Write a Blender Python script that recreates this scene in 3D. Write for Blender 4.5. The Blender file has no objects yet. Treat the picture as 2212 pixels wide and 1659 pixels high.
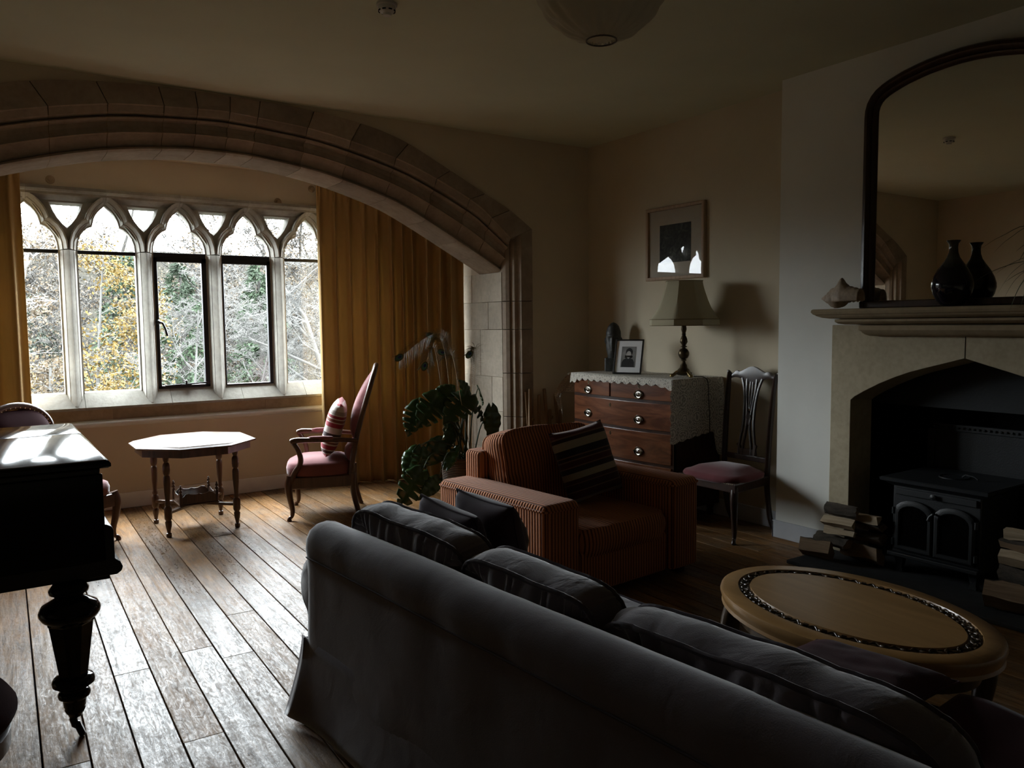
import bpy, bmesh, math, random
from math import sin, cos, pi, radians, exp, sqrt
from mathutils import Vector, Matrix, noise

S = bpy.context.scene
COL = S.collection
RND = random.Random(11)

# ------------------------------------------------------------------ camera, sky, exposure
cam_d = bpy.data.cameras.new('camera')
cam_d.sensor_width = 36.0
cam_d.lens = 1700.0 / 2212.0 * 36.0
cam_d.clip_end = 300.0
cam = bpy.data.objects.new('camera', cam_d)
COL.objects.link(cam)
cam_r = (0.82780132, -0.56092212, -0.01055212)
cam_u = (0.0514295, 0.05714253, 0.99704049)
cam_b = (-0.55865909, -0.82589413, 0.07615061)
M = Matrix.Identity(4)
for i in range(3):
    M[i][0], M[i][1], M[i][2] = cam_r[i], cam_u[i], cam_b[i]
M[2][3] = 1.55
cam.matrix_world = M
S.camera = cam

world = bpy.data.worlds.new('overcast_sky')
S.world = world
world.use_nodes = True
wn = world.node_tree
bg = wn.nodes['Background']
# evenly overcast sky, three times brighter overhead than at the horizon
SKY_STRENGTH = 80.0
tcw = wn.nodes.new('ShaderNodeTexCoord')
sxw = wn.nodes.new('ShaderNodeSeparateXYZ')
wn.links.new(tcw.outputs['Generated'], sxw.inputs[0])
mrw = wn.nodes.new('ShaderNodeMapRange')
mrw.inputs['To Min'].default_value = SKY_STRENGTH / 3
mrw.inputs['To Max'].default_value = SKY_STRENGTH
wn.links.new(sxw.outputs[2], mrw.inputs['Value'])
bg.inputs[0].default_value = (0.90, 0.96, 1.0, 1)
wn.links.new(mrw.outputs[0], bg.inputs[1])
world.cycles_visibility.camera = True

# a light portal gives off no light of its own: it only tells the sampler where the sky comes in
portal_d = bpy.data.lights.new('window_daylight_portal', 'AREA')
portal_d.shape = 'RECTANGLE'
portal_d.size, portal_d.size_y = 4.3, 2.0
portal_d.cycles.is_portal = True
portal = bpy.data.objects.new('window_daylight_portal', portal_d)
portal.location = (1.53, 7.95, 1.75)
portal.rotation_euler = (radians(-90), 0, 0)
COL.objects.link(portal)

S.view_settings.view_transform = 'Standard'
S.view_settings.look = 'None'
S.view_settings.gamma = 1.0
S.view_settings.use_curve_mapping = False
S.view_settings.exposure = 0.15
cy = S.cycles
cy.use_denoising = True
cy.max_bounces = 10
cy.diffuse_bounces = 6
cy.glossy_bounces = 4
cy.transparent_max_bounces = 16
cy.sample_clamp_indirect = 4.0
cy.caustics_reflective = False
cy.caustics_refractive = False

# ------------------------------------------------------------------ materials
MATS = {}


def lin(c):
    return tuple(((x / 255.0) / 12.92 if x / 255.0 <= 0.04045 else ((x / 255.0 + 0.055) / 1.055) ** 2.4) for x in c)


class NT:
    def __init__(self, name):
        self.m = bpy.data.materials.new(name)
        self.m.use_nodes = True
        self.t = self.m.node_tree
        self.p = self.t.nodes['Principled BSDF']
        self.out = self.t.nodes['Material Output']
        MATS[name] = self.m

    def n(self, kind, **kw):
        nd = self.t.nodes.new(kind)
        for k, v in kw.items():
            if k.startswith('i_'):
                key = k[2:].replace('_', ' ')
                nd.inputs[key].default_value = v
            else:
                setattr(nd, k, v)
        return nd

    def l(self, a, b):
        self.t.links.new(a, b)

    def coords(self, stretch=(1, 1, 1), kind='Object', offs=True):
        tc = self.n('ShaderNodeTexCoord')
        mp = self.n('ShaderNodeMapping')
        mp.inputs['Scale'].default_value = stretch
        self.l(tc.outputs[kind], mp.inputs['Vector'])
        if offs:
            oi = self.n('ShaderNodeObjectInfo')
            mul = self.n('ShaderNodeMath', operation='MULTIPLY')
            mul.inputs[1].default_value = 37.0
            self.l(oi.outputs['Random'], mul.inputs[0])
            self.l(mul.outputs[0], mp.inputs['Location'])
        return mp.outputs['Vector']

    def ramp(self, fac, stops):
        r = self.n('ShaderNodeValToRGB')
        cr = r.color_ramp
        while len(cr.elements) < len(stops):
            cr.elements.new(0.5)
        for e, (pos, col) in zip(cr.elements, stops):
            e.position = pos
            e.color = (*col, 1)
        self.l(fac, r.inputs[0])
        return r.outputs[0]

    def noise(self, vec, scale, detail=4, rough=0.55, dist=0.0):
        n = self.n('ShaderNodeTexNoise')
        n.inputs['Scale'].default_value = scale
        n.inputs['Detail'].default_value = detail
        n.inputs['Roughness'].default_value = rough
        n.inputs['Distortion'].default_value = dist
        self.l(vec, n.inputs['Vector'])
        return n.outputs['Fac']

    def bump(self, height, strength=0.3, dist=0.01, normal=None):
        b = self.n('ShaderNodeBump')
        b.inputs['Strength'].default_value = strength
        b.inputs['Distance'].default_value = dist
        self.l(height, b.inputs['Height'])
        if normal is not None:
            self.l(normal, b.inputs['Normal'])
        self.l(b.outputs['Normal'], self.p.inputs['Normal'])
        return b.outputs['Normal']

    def objrand(self, col, amt):
        oi = self.n('ShaderNodeObjectInfo')
        mr = self.n('ShaderNodeMapRange')
        mr.inputs['To Min'].default_value = 1 - amt
        mr.inputs['To Max'].default_value = 1 + amt
        self.l(oi.outputs['Random'], mr.inputs['Value'])
        hs = self.n('ShaderNodeHueSaturation')
        self.l(mr.outputs[0], hs.inputs['Value'])
        self.l(col, hs.inputs['Color'])
        return hs.outputs[0]


def simple(name, col, rough=0.5, spec=0.5, metal=0.0, var=0.12, scale=8.0, bump=0.0, bscale=60.0, sheen=0.0, stretch=(1, 1, 1), coat=0.0, rnd=0.0):
    t = NT(name)
    v = t.coords(stretch)
    f = t.noise(v, scale)
    c = t.ramp(f, [(0.3, tuple(x * (1 - var) for x in col)), (0.7, tuple(min(1, x * (1 + var)) for x in col))])
    if rnd:
        c = t.objrand(c, rnd)
    t.l(c, t.p.inputs['Base Color'])
    t.p.inputs['Roughness'].default_value = rough
    t.p.inputs['Specular IOR Level'].default_value = spec
    t.p.inputs['Metallic'].default_value = metal
    t.p.inputs['Sheen Weight'].default_value = sheen
    t.p.inputs['Sheen Roughness'].default_value = 0.4
    t.p.inputs['Coat Weight'].default_value = coat
    if bump:
        t.bump(t.noise(v, bscale, 3), bump, 0.004)
    return t.m


def wood(name, c1, c2, rough=0.35, axis='z', spec=0.5, scale=5.0, bump=0.06, coat=0.0, rnd=0.0, contrast=(0.35, 0.7)):
    t = NT(name)
    st = {'x': (0.12, 1, 1), 'y': (1, 0.12, 1), 'z': (1, 1, 0.12)}[axis]
    v = t.coords(st)
    f = t.noise(v, scale * 3, 6, 0.6, 1.2)
    c = t.ramp(f, [(contrast[0], c1), (contrast[1], c2)])
    if rnd:
        c = t.objrand(c, rnd)
    t.l(c, t.p.inputs['Base Color'])
    t.p.inputs['Roughness'].default_value = rough
    t.p.inputs['Specular IOR Level'].default_value = spec
    t.p.inputs['Coat Weight'].default_value = coat
    t.p.inputs['Coat Roughness'].default_value = 0.15
    if bump:
        t.bump(t.noise(v, scale * 14, 4), bump, 0.003)
    return t.m


def plaster(name, col, var=0.06, bump=0.12):
    t = NT(name)
    v = t.coords((1, 1, 1), 'Object', False)
    f = t.noise(v, 1.6, 5)
    c = t.ramp(f, [(0.3, tuple(x * (1 - var) for x in col)), (0.72, tuple(x * (1 + var) for x in col))])
    t.l(c, t.p.inputs['Base Color'])
    t.p.inputs['Roughness'].default_value = 0.9
    t.p.inputs['Specular IOR Level'].default_value = 0.2
    t.bump(t.noise(v, 14, 6, 0.6), bump, 0.01)
    return t.m


def stone(name, c1, c2, bump=0.25, rnd=0.14, scale=3.0):
    t = NT(name)
    v = t.coords((1, 1, 1))
    f = t.noise(v, scale, 7, 0.65, 0.4)
    c = t.ramp(f, [(0.28, c1), (0.72, c2)])
    f2 = t.noise(v, scale * 9, 4)
    mx = t.n('ShaderNodeMixRGB', blend_type='MULTIPLY')
    mx.inputs[0].default_value = 0.35
    t.l(c, mx.inputs[1])
    t.l(t.ramp(f2, [(0.3, (0.6, 0.58, 0.55)), (0.6, (1, 1, 1))]), mx.inputs[2])
    cc = t.objrand(mx.outputs[0], rnd)
    t.l(cc, t.p.inputs['Base Color'])
    t.p.inputs['Roughness'].default_value = 0.85
    t.p.inputs['Specular IOR Level'].default_value = 0.25
    t.bump(t.noise(v, 26, 6, 0.65), bump, 0.008)
    return t.m


def fabric(name, col, var=0.15, bump=0.25, bscale=220.0, sheen=0.3, rough=0.95, wr=0.0):
    t = NT(name)
    v = t.coords((1, 1, 1))
    f = t.noise(v, 6, 5)
    c = t.ramp(f, [(0.3, tuple(x * (1 - var) for x in col)), (0.7, tuple(min(1, x * (1 + var)) for x in col))])
    t.l(c, t.p.inputs['Base Color'])
    t.p.inputs['Roughness'].default_value = rough
    t.p.inputs['Specular IOR Level'].default_value = 0.15
    t.p.inputs['Sheen Weight'].default_value = sheen
    t.p.inputs['Sheen Roughness'].default_value = 0.35
    nrm = None
    if wr:
        b0 = t.n('ShaderNodeBump')
        b0.inputs['Strength'].default_value = wr
        b0.inputs['Distance'].default_value = 0.03
        t.l(t.noise(v, 7, 3, 0.5, 0.8), b0.inputs['Height'])
        nrm = b0.outputs['Normal']
    t.bump(t.noise(v, bscale, 2), bump, 0.002, nrm)
    return t.m


def stripes(name, stops, axis='z', length=0.45, sheen=0.2):
    """woven bands of colour along one local axis: stops = [(position 0..1, colour)], constant steps"""
    t = NT(name)
    tc = t.n('ShaderNodeTexCoord')
    sx = t.n('ShaderNodeSeparateXYZ')
    t.l(tc.outputs['Object'], sx.inputs[0])
    mr = t.n('ShaderNodeMapRange')
    mr.inputs['From Min'].default_value = -length / 2
    mr.inputs['From Max'].default_value = length / 2
    t.l(sx.outputs['xyz'.index(axis)], mr.inputs['Value'])
    r = t.n('ShaderNodeValToRGB')
    r.color_ramp.interpolation = 'CONSTANT'
    while len(r.color_ramp.elements) < len(stops):
        r.color_ramp.elements.new(0.5)
    for e, (pos, c) in zip(r.color_ramp.elements, stops):
        e.position = pos
        e.color = (*c, 1)
    t.l(mr.outputs[0], r.inputs[0])
    t.l(r.outputs[0], t.p.inputs['Base Color'])
    t.p.inputs['Roughness'].default_value = 0.95
    t.p.inputs['Specular IOR Level'].default_value = 0.15
    t.p.inputs['Sheen Weight'].default_value = sheen
    t.bump(t.noise(tc.outputs['Object'], 160, 2), 0.35, 0.003)
    return t.m


def corduroy(name, c1, c2, pitch=0.0125):
    t = NT(name)
    tc = t.n('ShaderNodeTexCoord')
    sx = t.n('ShaderNodeSeparateXYZ')
    t.l(tc.outputs['Object'], sx.inputs[0])
    sn = t.n('ShaderNodeSeparateXYZ')
    t.l(tc.outputs['Normal'], sn.inputs[0])

    def ab(o):
        m_ = t.n('ShaderNodeMath', operation='ABSOLUTE')
        t.l(o, m_.inputs[0])
        return m_.outputs[0]

    def wave(o):
        m1 = t.n('ShaderNodeMath', operation='MULTIPLY')
        m1.inputs[1].default_value = pi / pitch
        t.l(o, m1.inputs[0])
        m2 = t.n('ShaderNodeMath', operation='SINE')
        t.l(m1.outputs[0], m2.inputs[0])
        return ab(m2.outputs[0])
    # ribs run up and down on the upright faces and along the length on the tops
    gt = t.n('ShaderNodeMath', operation='GREATER_THAN')
    t.l(ab(sn.outputs[0]), gt.inputs[0])
    gt.inputs[1].default_value = 0.6
    mix = t.n('ShaderNodeMix', data_type='FLOAT')
    t.l(gt.outputs[0], mix.inputs[0])
    t.l(wave(sx.outputs[0]), mix.inputs[2])
    t.l(wave(sx.outputs[1]), mix.inputs[3])
    h = mix.outputs[0]
    c = t.ramp(h, [(0.15, c1), (0.8, c2)])
    t.l(c, t.p.inputs['Base Color'])
    t.p.inputs['Roughness'].default_value = 0.9
    t.p.inputs['Specular IOR Level'].default_value = 0.2
    t.p.inputs['Sheen Weight'].default_value = 0.1
    t.bump(h, 0.9, 0.006)
    return t.m


def glass(name, tint=(1, 1, 1), refl=1.0):
    t = NT(name)
    t.t.nodes.remove(t.p)
    tr = t.n('ShaderNodeBsdfTransparent')
    tr.inputs[0].default_value = (*tint, 1)
    gl = t.n('ShaderNodeBsdfGlossy')
    gl.inputs['Roughness'].default_value = 0.0
    lw = t.n('ShaderNodeLayerWeight')
    lw.inputs[0].default_value = 0.5
    pw = t.n('ShaderNodeMath', operation='POWER')
    pw.inputs[1].default_value = 5.0
    t.l(lw.outputs['Facing'], pw.inputs[0])
    ml = t.n('ShaderNodeMath', operation='MULTIPLY_ADD')
    ml.inputs[1].default_value = 0.94
    ml.inputs[2].default_value = 0.045 * refl
    t.l(pw.outputs[0], ml.inputs[0])
    mx = t.n('ShaderNodeMixShader')
    t.l(ml.outputs[0], mx.inputs[0])
    t.l(tr.outputs[0], mx.inputs[1])
    t.l(gl.outputs[0], mx.inputs[2])
    t.l(mx.outputs[0], t.out.inputs[0])
    return t.m


# ------------------------------------------------------------------ mesh building
class MB:
    def __init__(self):
        self.v, self.f = [], []

    def add(self, vs, fs):
        o = len(self.v)
        self.v.extend(tuple(p) for p in vs)
        self.f.extend(tuple(i + o for i in f) for f in fs)
        return self

    def box(self, x0, x1, y0, y1, z0, z1):
        vs = [(x, y, z) for z in (z0, z1) for y in (y0, y1) for x in (x0, x1)]
        return self.add(vs, [(0, 2, 3, 1), (4, 5, 7, 6), (0, 1, 5, 4), (2, 6, 7, 3), (0, 4, 6, 2), (1, 3, 7, 5)])

    def obox(self, c, s, rot=None):
        m = MB().box(-s[0] / 2, s[0] / 2, -s[1] / 2, s[1] / 2, -s[2] / 2, s[2] / 2)
        r = rot or Matrix.Identity(3)
        return self.add([r @ Vector(p) + Vector(c) for p in m.v], m.f)

    def loft(self, rings, closed=True, caps=True):
        n = len(rings[0])
        vs = [p for r in rings for p in r]
        fs = []
        for i in range(len(rings) - 1):
            for j in range(n if closed else n - 1):
                k = (j + 1) % n
                fs.append((i * n + j, i * n + k, (i + 1) * n + k, (i + 1) * n + j))
        if caps and closed:
            fs.append(tuple(range(n - 1, -1, -1)))
            fs.append(tuple((len(rings) - 1) * n + j for j in range(n)))
        return self.add(vs, fs)

    def tube(self, pts, r, n=8, caps=True, flat=1.0, up=None):
        pts = [Vector(p) for p in pts]
        rs = r if isinstance(r, (list, tuple)) else [r] * len(pts)
        t0 = (pts[1] - pts[0]).normalized()
        u = Vector(up) if up else (Vector((0, 0, 1)) if abs(t0.z) < 0.9 else Vector((1, 0, 0)))
        a = (u - t0 * u.dot(t0)).normalized()
        rings = []
        for i, p in enumerate(pts):
            if i == 0:
                t = pts[1] - pts[0]
            elif i == len(pts) - 1:
                t = pts[-1] - pts[-2]
            else:
                t = pts[i + 1] - pts[i - 1]
            t = t.normalized() if t.length > 1e-9 else t0
            a = a - t * a.dot(t)
            a = a.normalized() if a.length > 1e-6 else Vector((0, 0, 1)).cross(t).normalized()
            b = t.cross(a)
            rings.append([p + (a * cos(2 * pi * k / n) + b * (sin(2 * pi * k / n) * flat)) * rs[i] for k in range(n)])
        return self.loft(rings, True, caps)

    def lathe(self, prof, n=20, c=(0, 0, 0), ph=0.0, caps=True, axis=None):
        rings = []
        for r, z in prof:
            ring = [Vector((max(r, 1e-4) * cos(2 * pi * k / n + ph), max(r, 1e-4) * sin(2 * pi * k / n + ph), z)) for k in range(n)]
            if axis is not None:
                ring = [axis @ p for p in ring]
            rings.append([p + Vector(c) for p in ring])
        return self.loft(rings, True, caps)

    def prism(self, poly, lo, hi, plane='xz'):
        def P(a, b, d):
            return {'xz': (a, d, b), 'yz': (d, a, b), 'xy': (a, b, d)}[plane]
        n = len(poly)
        vs = [P(a, b, lo) for a, b in poly] + [P(a, b, hi) for a, b in poly]
        fs = [tuple(range(n)), tuple(range(2 * n - 1, n - 1, -1))]
        for i in range(n):
            j = (i + 1) % n
            fs.append((i, i + n, j + n, j))
        return self.add(vs, fs)

    def grid(self, fn, nu, nv):
        vs = [fn(i / nu, j / nv) for i in range(nu + 1) for j in range(nv + 1)]
        fs = [(i * (nv + 1) + j, (i + 1) * (nv + 1) + j, (i + 1) * (nv + 1) + j + 1, i * (nv + 1) + j + 1) for i in range(nu) for j in range(nv)]
        return self.add(vs, fs)

    def xform(self, m):
        self.v = [tuple(m @ Vector(p)) for p in self.v]
        return self

    def mesh(self, name, smooth=35):
        me = bpy.data.meshes.new(name)
        me.from_pydata([tuple(p) for p in self.v], [], self.f)
        bm = bmesh.new()
        bm.from_mesh(me)
        if getattr(self, 'weld', False):
            bmesh.ops.remove_doubles(bm, verts=bm.verts, dist=1e-4)
        bmesh.ops.recalc_face_normals(bm, faces=bm.faces)
        bm.to_mesh(me)
        bm.free()
        if smooth:
            for p in me.polygons:
                p.use_smooth = True
            if smooth < 180:
                me.set_sharp_from_angle(angle=radians(smooth))
        me.update()
        return me

    def build(self, name, mat, parent=None, smooth=35, bevel=0.0, seg=2, solid=0.0, subs=0, world=False, loc=None, rot=None):
        if world and parent is not None:
            off = parent.location
            self.v = [(p[0] - off.x, p[1] - off.y, p[2] - off.z) for p in self.v]
        me = self.mesh(name, smooth)
        me.materials.append(MATS[mat] if isinstance(mat, str) else mat)
        o = bpy.data.objects.new(name, me)
        COL.objects.link(o)
        if parent is not None:
            o.parent = parent
        if loc is not None:
            o.location = loc
        if rot is not None:
            o.rotation_euler = rot
        if solid:
            md = o.modifiers.new('thickness', 'SOLIDIFY')
            md.thickness = solid
            md.offset = 0
        if bevel:
            md = o.modifiers.new('soft_edges', 'BEVEL')
            md.width = bevel
            md.segments = seg
            md.limit_method = 'ANGLE'
            md.angle_limit = radians(40)
            md.harden_normals = True
        if subs:
            md = o.modifiers.new('smooth', 'SUBSURF')
            md.levels = md.render_levels = subs
        return o


def tag(o, label=None, cat=None, group=None, kind=None):
    if label:
        o['label'] = label
    if cat:
        o['category'] = cat
    if group:
        o['group'] = group
    if kind:
        o['kind'] = kind
    return o


def thing(name, label, cat, loc=(0, 0, 0), rz=0.0, group=None, kind=None):
    o = bpy.data.objects.new(name, None)
    o.empty_display_size = 0.1
    o.location = loc
    o.rotation_euler = (0, 0, rz)
    COL.objects.link(o)
    return tag(o, label, cat, group, kind)


def struct(name, mb, mat, label, loc=None, **kw):
    """a piece of the setting: one mesh whose origin sits at loc, kind = structure"""
    if loc is not None:
        mb.v = [(p[0] - loc[0], p[1] - loc[1], p[2] - loc[2]) for p in mb.v]
    o = mb.build(name, mat, loc=loc, **kw)
    return tag(o, label, 'building part', kind='structure')


def lerp(a, b, t):
    return a + (b - a) * t


def interp(tab, x):
    if x <= tab[0][0]:
        return tab[0][1]
    for (x0, y0), (x1, y1) in zip(tab, tab[1:]):
        if x <= x1:
            return y0 + (y1 - y0) * (x - x0) / (x1 - x0)
    return tab[-1][1]


def resample(pts, n):
    d = [0.0]
    for a, b in zip(pts, pts[1:]):
        d.append(d[-1] + math.dist(a, b))
    out = []
    for i in range(n + 1):
        s = d[-1] * i / n
        for k in range(len(pts) - 1):
            if s <= d[k + 1] + 1e-9:
                t = (s - d[k]) / max(d[k + 1] - d[k], 1e-9)
                out.append(tuple(lerp(p, q, t) for p, q in zip(pts[k], pts[k + 1])))
                break
    return out


def spline(pts, per=8):
    P = [Vector(p) for p in pts]
    out = []
    for i in range(len(P) - 1):
        p0, p1, p2, p3 = P[max(i - 1, 0)], P[i], P[i + 1], P[min(i + 2, len(P) - 1)]
        for k in range(per):
            t = k / per
            out.append(0.5 * ((2 * p1) + (p2 - p0) * t + (2 * p0 - 5 * p1 + 4 * p2 - p3) * t * t + (3 * p1 - p0 - 3 * p2 + p3) * t ** 3))
    out.append(P[-1])
    return out


def nz(x, y, z=0.0):
    return noise.noise(Vector((x, y, z)))


def cushion(w, h, t, na=28, nb=20, nc=5, crown=0.45, wr=0.006, seed=0.0, pinch=0.0, sq=5.0):
    """soft box cushion: width w (x), height h (z), thickness t (y); wrinkles run in from the seams"""
    mb = MB()
    idx = {}
    vs, fs = [], []

    def pos(a, b, c):
        ra, rb = abs(a), abs(b)
        k = 1.0
        q = (ra ** sq + rb ** sq) ** (1 / sq)
        mxx = max(ra, rb)
        if q > 1e-6:
            k = mxx / q
        x, z = a * k * w / 2, b * k * h / 2
        edge = max(ra, rb)
        half = t / 2 * (1 + crown * (1 - a * a) * (1 - b * b)) * (1 - pinch * (ra * rb) ** 3)
        y = c * half
        out = 1 + 0.05 * (1 - c * c)
        x *= out if ra > 0.99 else 1
        z *= out if rb > 0.99 else 1
        e = exp(-(1 - edge) * 4.0)
        s = a if rb > ra else b
        n1 = (abs(sin(s * 19 + 4 * nz(s * 4, seed, edge) + seed)) - .5) * e * (.6 + nz(s * 5, seed + 9, c))
        n2 = nz(x * 9 + seed, z * 9, c * 2 + seed)
        n3 = nz(x * 3.2 + seed, z * 3.2, seed)
        dm = 1 - .92 * edge ** 26
        y += (1 if c > 0 else -1) * (wr * 3.6 * n1 + wr * 1.3 * n2 + wr * 2.2 * n3) * abs(c) * dm
        x += wr * 0.8 * nz(z * 7, seed, y * 4)
        z += wr * 1.4 * nz(x * 6, seed + 3, y * 3) - 0.0
        return (x, y, z)

    def vid(a, b, c):
        key = (round(a, 5), round(b, 5), round(c, 5))
        if key not in idx:
            idx[key] = len(vs)
            vs.append(pos(a, b, c))
        return idx[key]

    def A(i):
        return sin((-1 + 2 * i / na) * pi / 2 * 0.9) / sin(pi / 2 * 0.9)

    def B(i):
        return sin((-1 + 2 * i / nb) * pi / 2 * 0.9) / sin(pi / 2 * 0.9)

    def Cc(i):
        return -1 + 2 * i / nc
    for c in (-1, 1):
        for i in range(na):
            for j in range(nb):
                fs.append((vid(A(i), B(j), c), vid(A(i + 1), B(j), c), vid(A(i + 1), B(j + 1), c), vid(A(i), B(j + 1), c)))
    for b in (-1, 1):
        for i in range(na):
            for k in range(nc):
                fs.append((vid(A(i), b, Cc(k)), vid(A(i + 1), b, Cc(k)), vid(A(i + 1), b, Cc(k + 1)), vid(A(i), b, Cc(k + 1))))
    for a in (-1, 1):
        for j in range(nb):
            for k in range(nc):
                fs.append((vid(a, B(j), Cc(k)), vid(a, B(j + 1), Cc(k)), vid(a, B(j + 1), Cc(k + 1)), vid(a, B(j), Cc(k + 1))))
    mb.add(vs, fs)
    seams = []
    for c in (-1, 1):
        loop = [pos(A(i), -1, c) for i in range(na)] + [pos(1, B(j), c) for j in range(nb)] + [pos(A(na - i), 1, c) for i in range(na)] + [pos(-1, B(nb - j), c) for j in range(nb)]
        seams.append(loop + [loop[0]])
    return mb, seams


def scatter(w, h, t, n=22, seed=0.0, wr=0.004, crown=1.0):
    """knife-edge scatter cushion in the xz plane: thin at the seam, pointed at the corners"""
    mb = MB()
    mb.weld = True

    def P(u, v, s):
        a, b = -1 + 2 * u, -1 + 2 * v
        pull = 1 - 0.07 * (1 - a * a) * (abs(b) ** 2)
        pul2 = 1 - 0.07 * (1 - b * b) * (abs(a) ** 2)
        x, z = a * w / 2 * pul2, b * h / 2 * pull
        y = s * t / 2 * ((1 - a ** 4) * (1 - b ** 4)) ** 0.5 * crown
        y += s * wr * (nz(x * 9 + seed, z * 9, seed) + 0.6 * nz(x * 20, z * 20 + seed, 1)) * (1 - max(abs(a), abs(b)) ** 6)
        return (x, y, z)
    mb.grid(lambda u, v: P(u, v, 1), n, n)
    mb.grid(lambda u, v: P(u, v, -1), n, n)
    rim = [P(i / n, 0, 0) for i in range(n)] + [P(1, i / n, 0) for i in range(n)] + [P(1 - i / n, 1, 0) for i in range(n)] + [P(0, 1 - i / n, 0) for i in range(n)]
    return mb, rim + [rim[0]]


def rotz(a):
    return Matrix.Rotation(a, 4, 'Z')
# ------------------------------------------------------------------ the palette
plaster('cream_plaster', (0.60, 0.525, 0.39))
plaster('ceiling_plaster', (0.63, 0.64, 0.49), 0.04, 0.06)
plaster('bay_plaster', (0.54, 0.47, 0.36))
plaster('white_plaster', (0.76, 0.76, 0.71))
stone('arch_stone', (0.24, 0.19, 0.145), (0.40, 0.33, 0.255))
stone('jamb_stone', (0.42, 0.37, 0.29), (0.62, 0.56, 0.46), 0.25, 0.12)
stone('window_stone', (0.25, 0.24, 0.21), (0.44, 0.42, 0.37), 0.3, 0.08)
stone('band_stone', (0.24, 0.18, 0.11), (0.40, 0.31, 0.21), 0.3, 0.2)
stone('fireplace_stone', (0.40, 0.34, 0.23), (0.52, 0.45, 0.32), 0.12, 0.04)
stone('mantel_stone', (0.30, 0.23, 0.14), (0.42, 0.33, 0.21), 0.12, 0.04)
stone('hearth_slate', (0.02, 0.022, 0.025), (0.05, 0.052, 0.055), 0.3, 0.1)
simple('soot', (0.012, 0.012, 0.012), 0.95, 0.1)
simple('white_paint', (0.62, 0.61, 0.58), 0.5, 0.4, var=0.05)
simple('grey_paint', (0.55, 0.57, 0.60), 0.5, 0.4, var=0.05)
simple('black_iron', (0.010, 0.010, 0.011), 0.45, 0.4, bump=0.2)
simple('dark_underfloor', (0.01, 0.008, 0.006), 0.9)
glass('window_glass', (0.97, 0.98, 0.98), 1.0)


def floor_material():
    t = NT('floorboard')
    v = t.coords((1, 0.07, 1))
    v2 = t.coords((1, 1, 1), 'Object', True)
    g = t.noise(v, 30, 9, 0.7, 1.8)
    base = t.ramp(g, [(0.28, (0.055, 0.026, 0.010)), (0.48, (0.175, 0.088, 0.031)), (0.72, (0.30, 0.165, 0.064))])
    worn = t.noise(v2, 2.2, 7, 0.65, 0.8)
    wf = t.ramp(worn, [(0.44, (0, 0, 0)), (0.62, (1, 1, 1))])
    mx = t.n('ShaderNodeMixRGB')
    t.l(wf, mx.inputs[0])
    t.l(base, mx.inputs[1])
    t.l(t.ramp(g, [(0.3, (0.075, 0.044, 0.023)), (0.7, (0.24, 0.155, 0.085))]), mx.inputs[2])
    c = t.objrand(mx.outputs[0], 0.42)
    t.l(c, t.p.inputs['Base Color'])
    scr = t.noise(t.coords((5, 1.2, 1)), 9, 9, 0.72, 2.2)
    r = t.n('ShaderNodeMapRange')
    r.inputs['From Min'].default_value = 0.32
    r.inputs['From Max'].default_value = 0.66
    r.inputs['To Min'].default_value = 0.16
    r.inputs['To Max'].default_value = 0.54
    t.l(scr, r.inputs['Value'])
    oi2 = t.n('ShaderNodeObjectInfo')
    ra = t.n('ShaderNodeMath', operation='MULTIPLY_ADD')
    t.l(oi2.outputs['Random'], ra.inputs[0])
    ra.inputs[1].default_value = 0.16
    t.l(r.outputs[0], ra.inputs[2])
    t.l(ra.outputs[0], t.p.inputs['Roughness'])
    sp = t.n('ShaderNodeMapRange')
    sp.inputs['From Min'].default_value = 0.35
    sp.inputs['From Max'].default_value = 0.62
    sp.inputs['To Min'].default_value = 0.30
    sp.inputs['To Max'].default_value = 0.08
    t.l(t.noise(v, 16, 7, 0.65, 2.5), sp.inputs['Value'])
    t.l(sp.outputs[0], t.p.inputs['Specular IOR Level'])
    b1 = t.n('ShaderNodeBump')
    b1.inputs['Strength'].default_value = 0.5
    b1.inputs['Distance'].default_value = 0.010
    t.l(t.noise(v2, 6.0, 5, .6), b1.inputs['Height'])
    t.bump(t.noise(v, 60, 8, 0.75), 0.40, 0.003, b1.outputs['Normal'])


floor_material()

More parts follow.
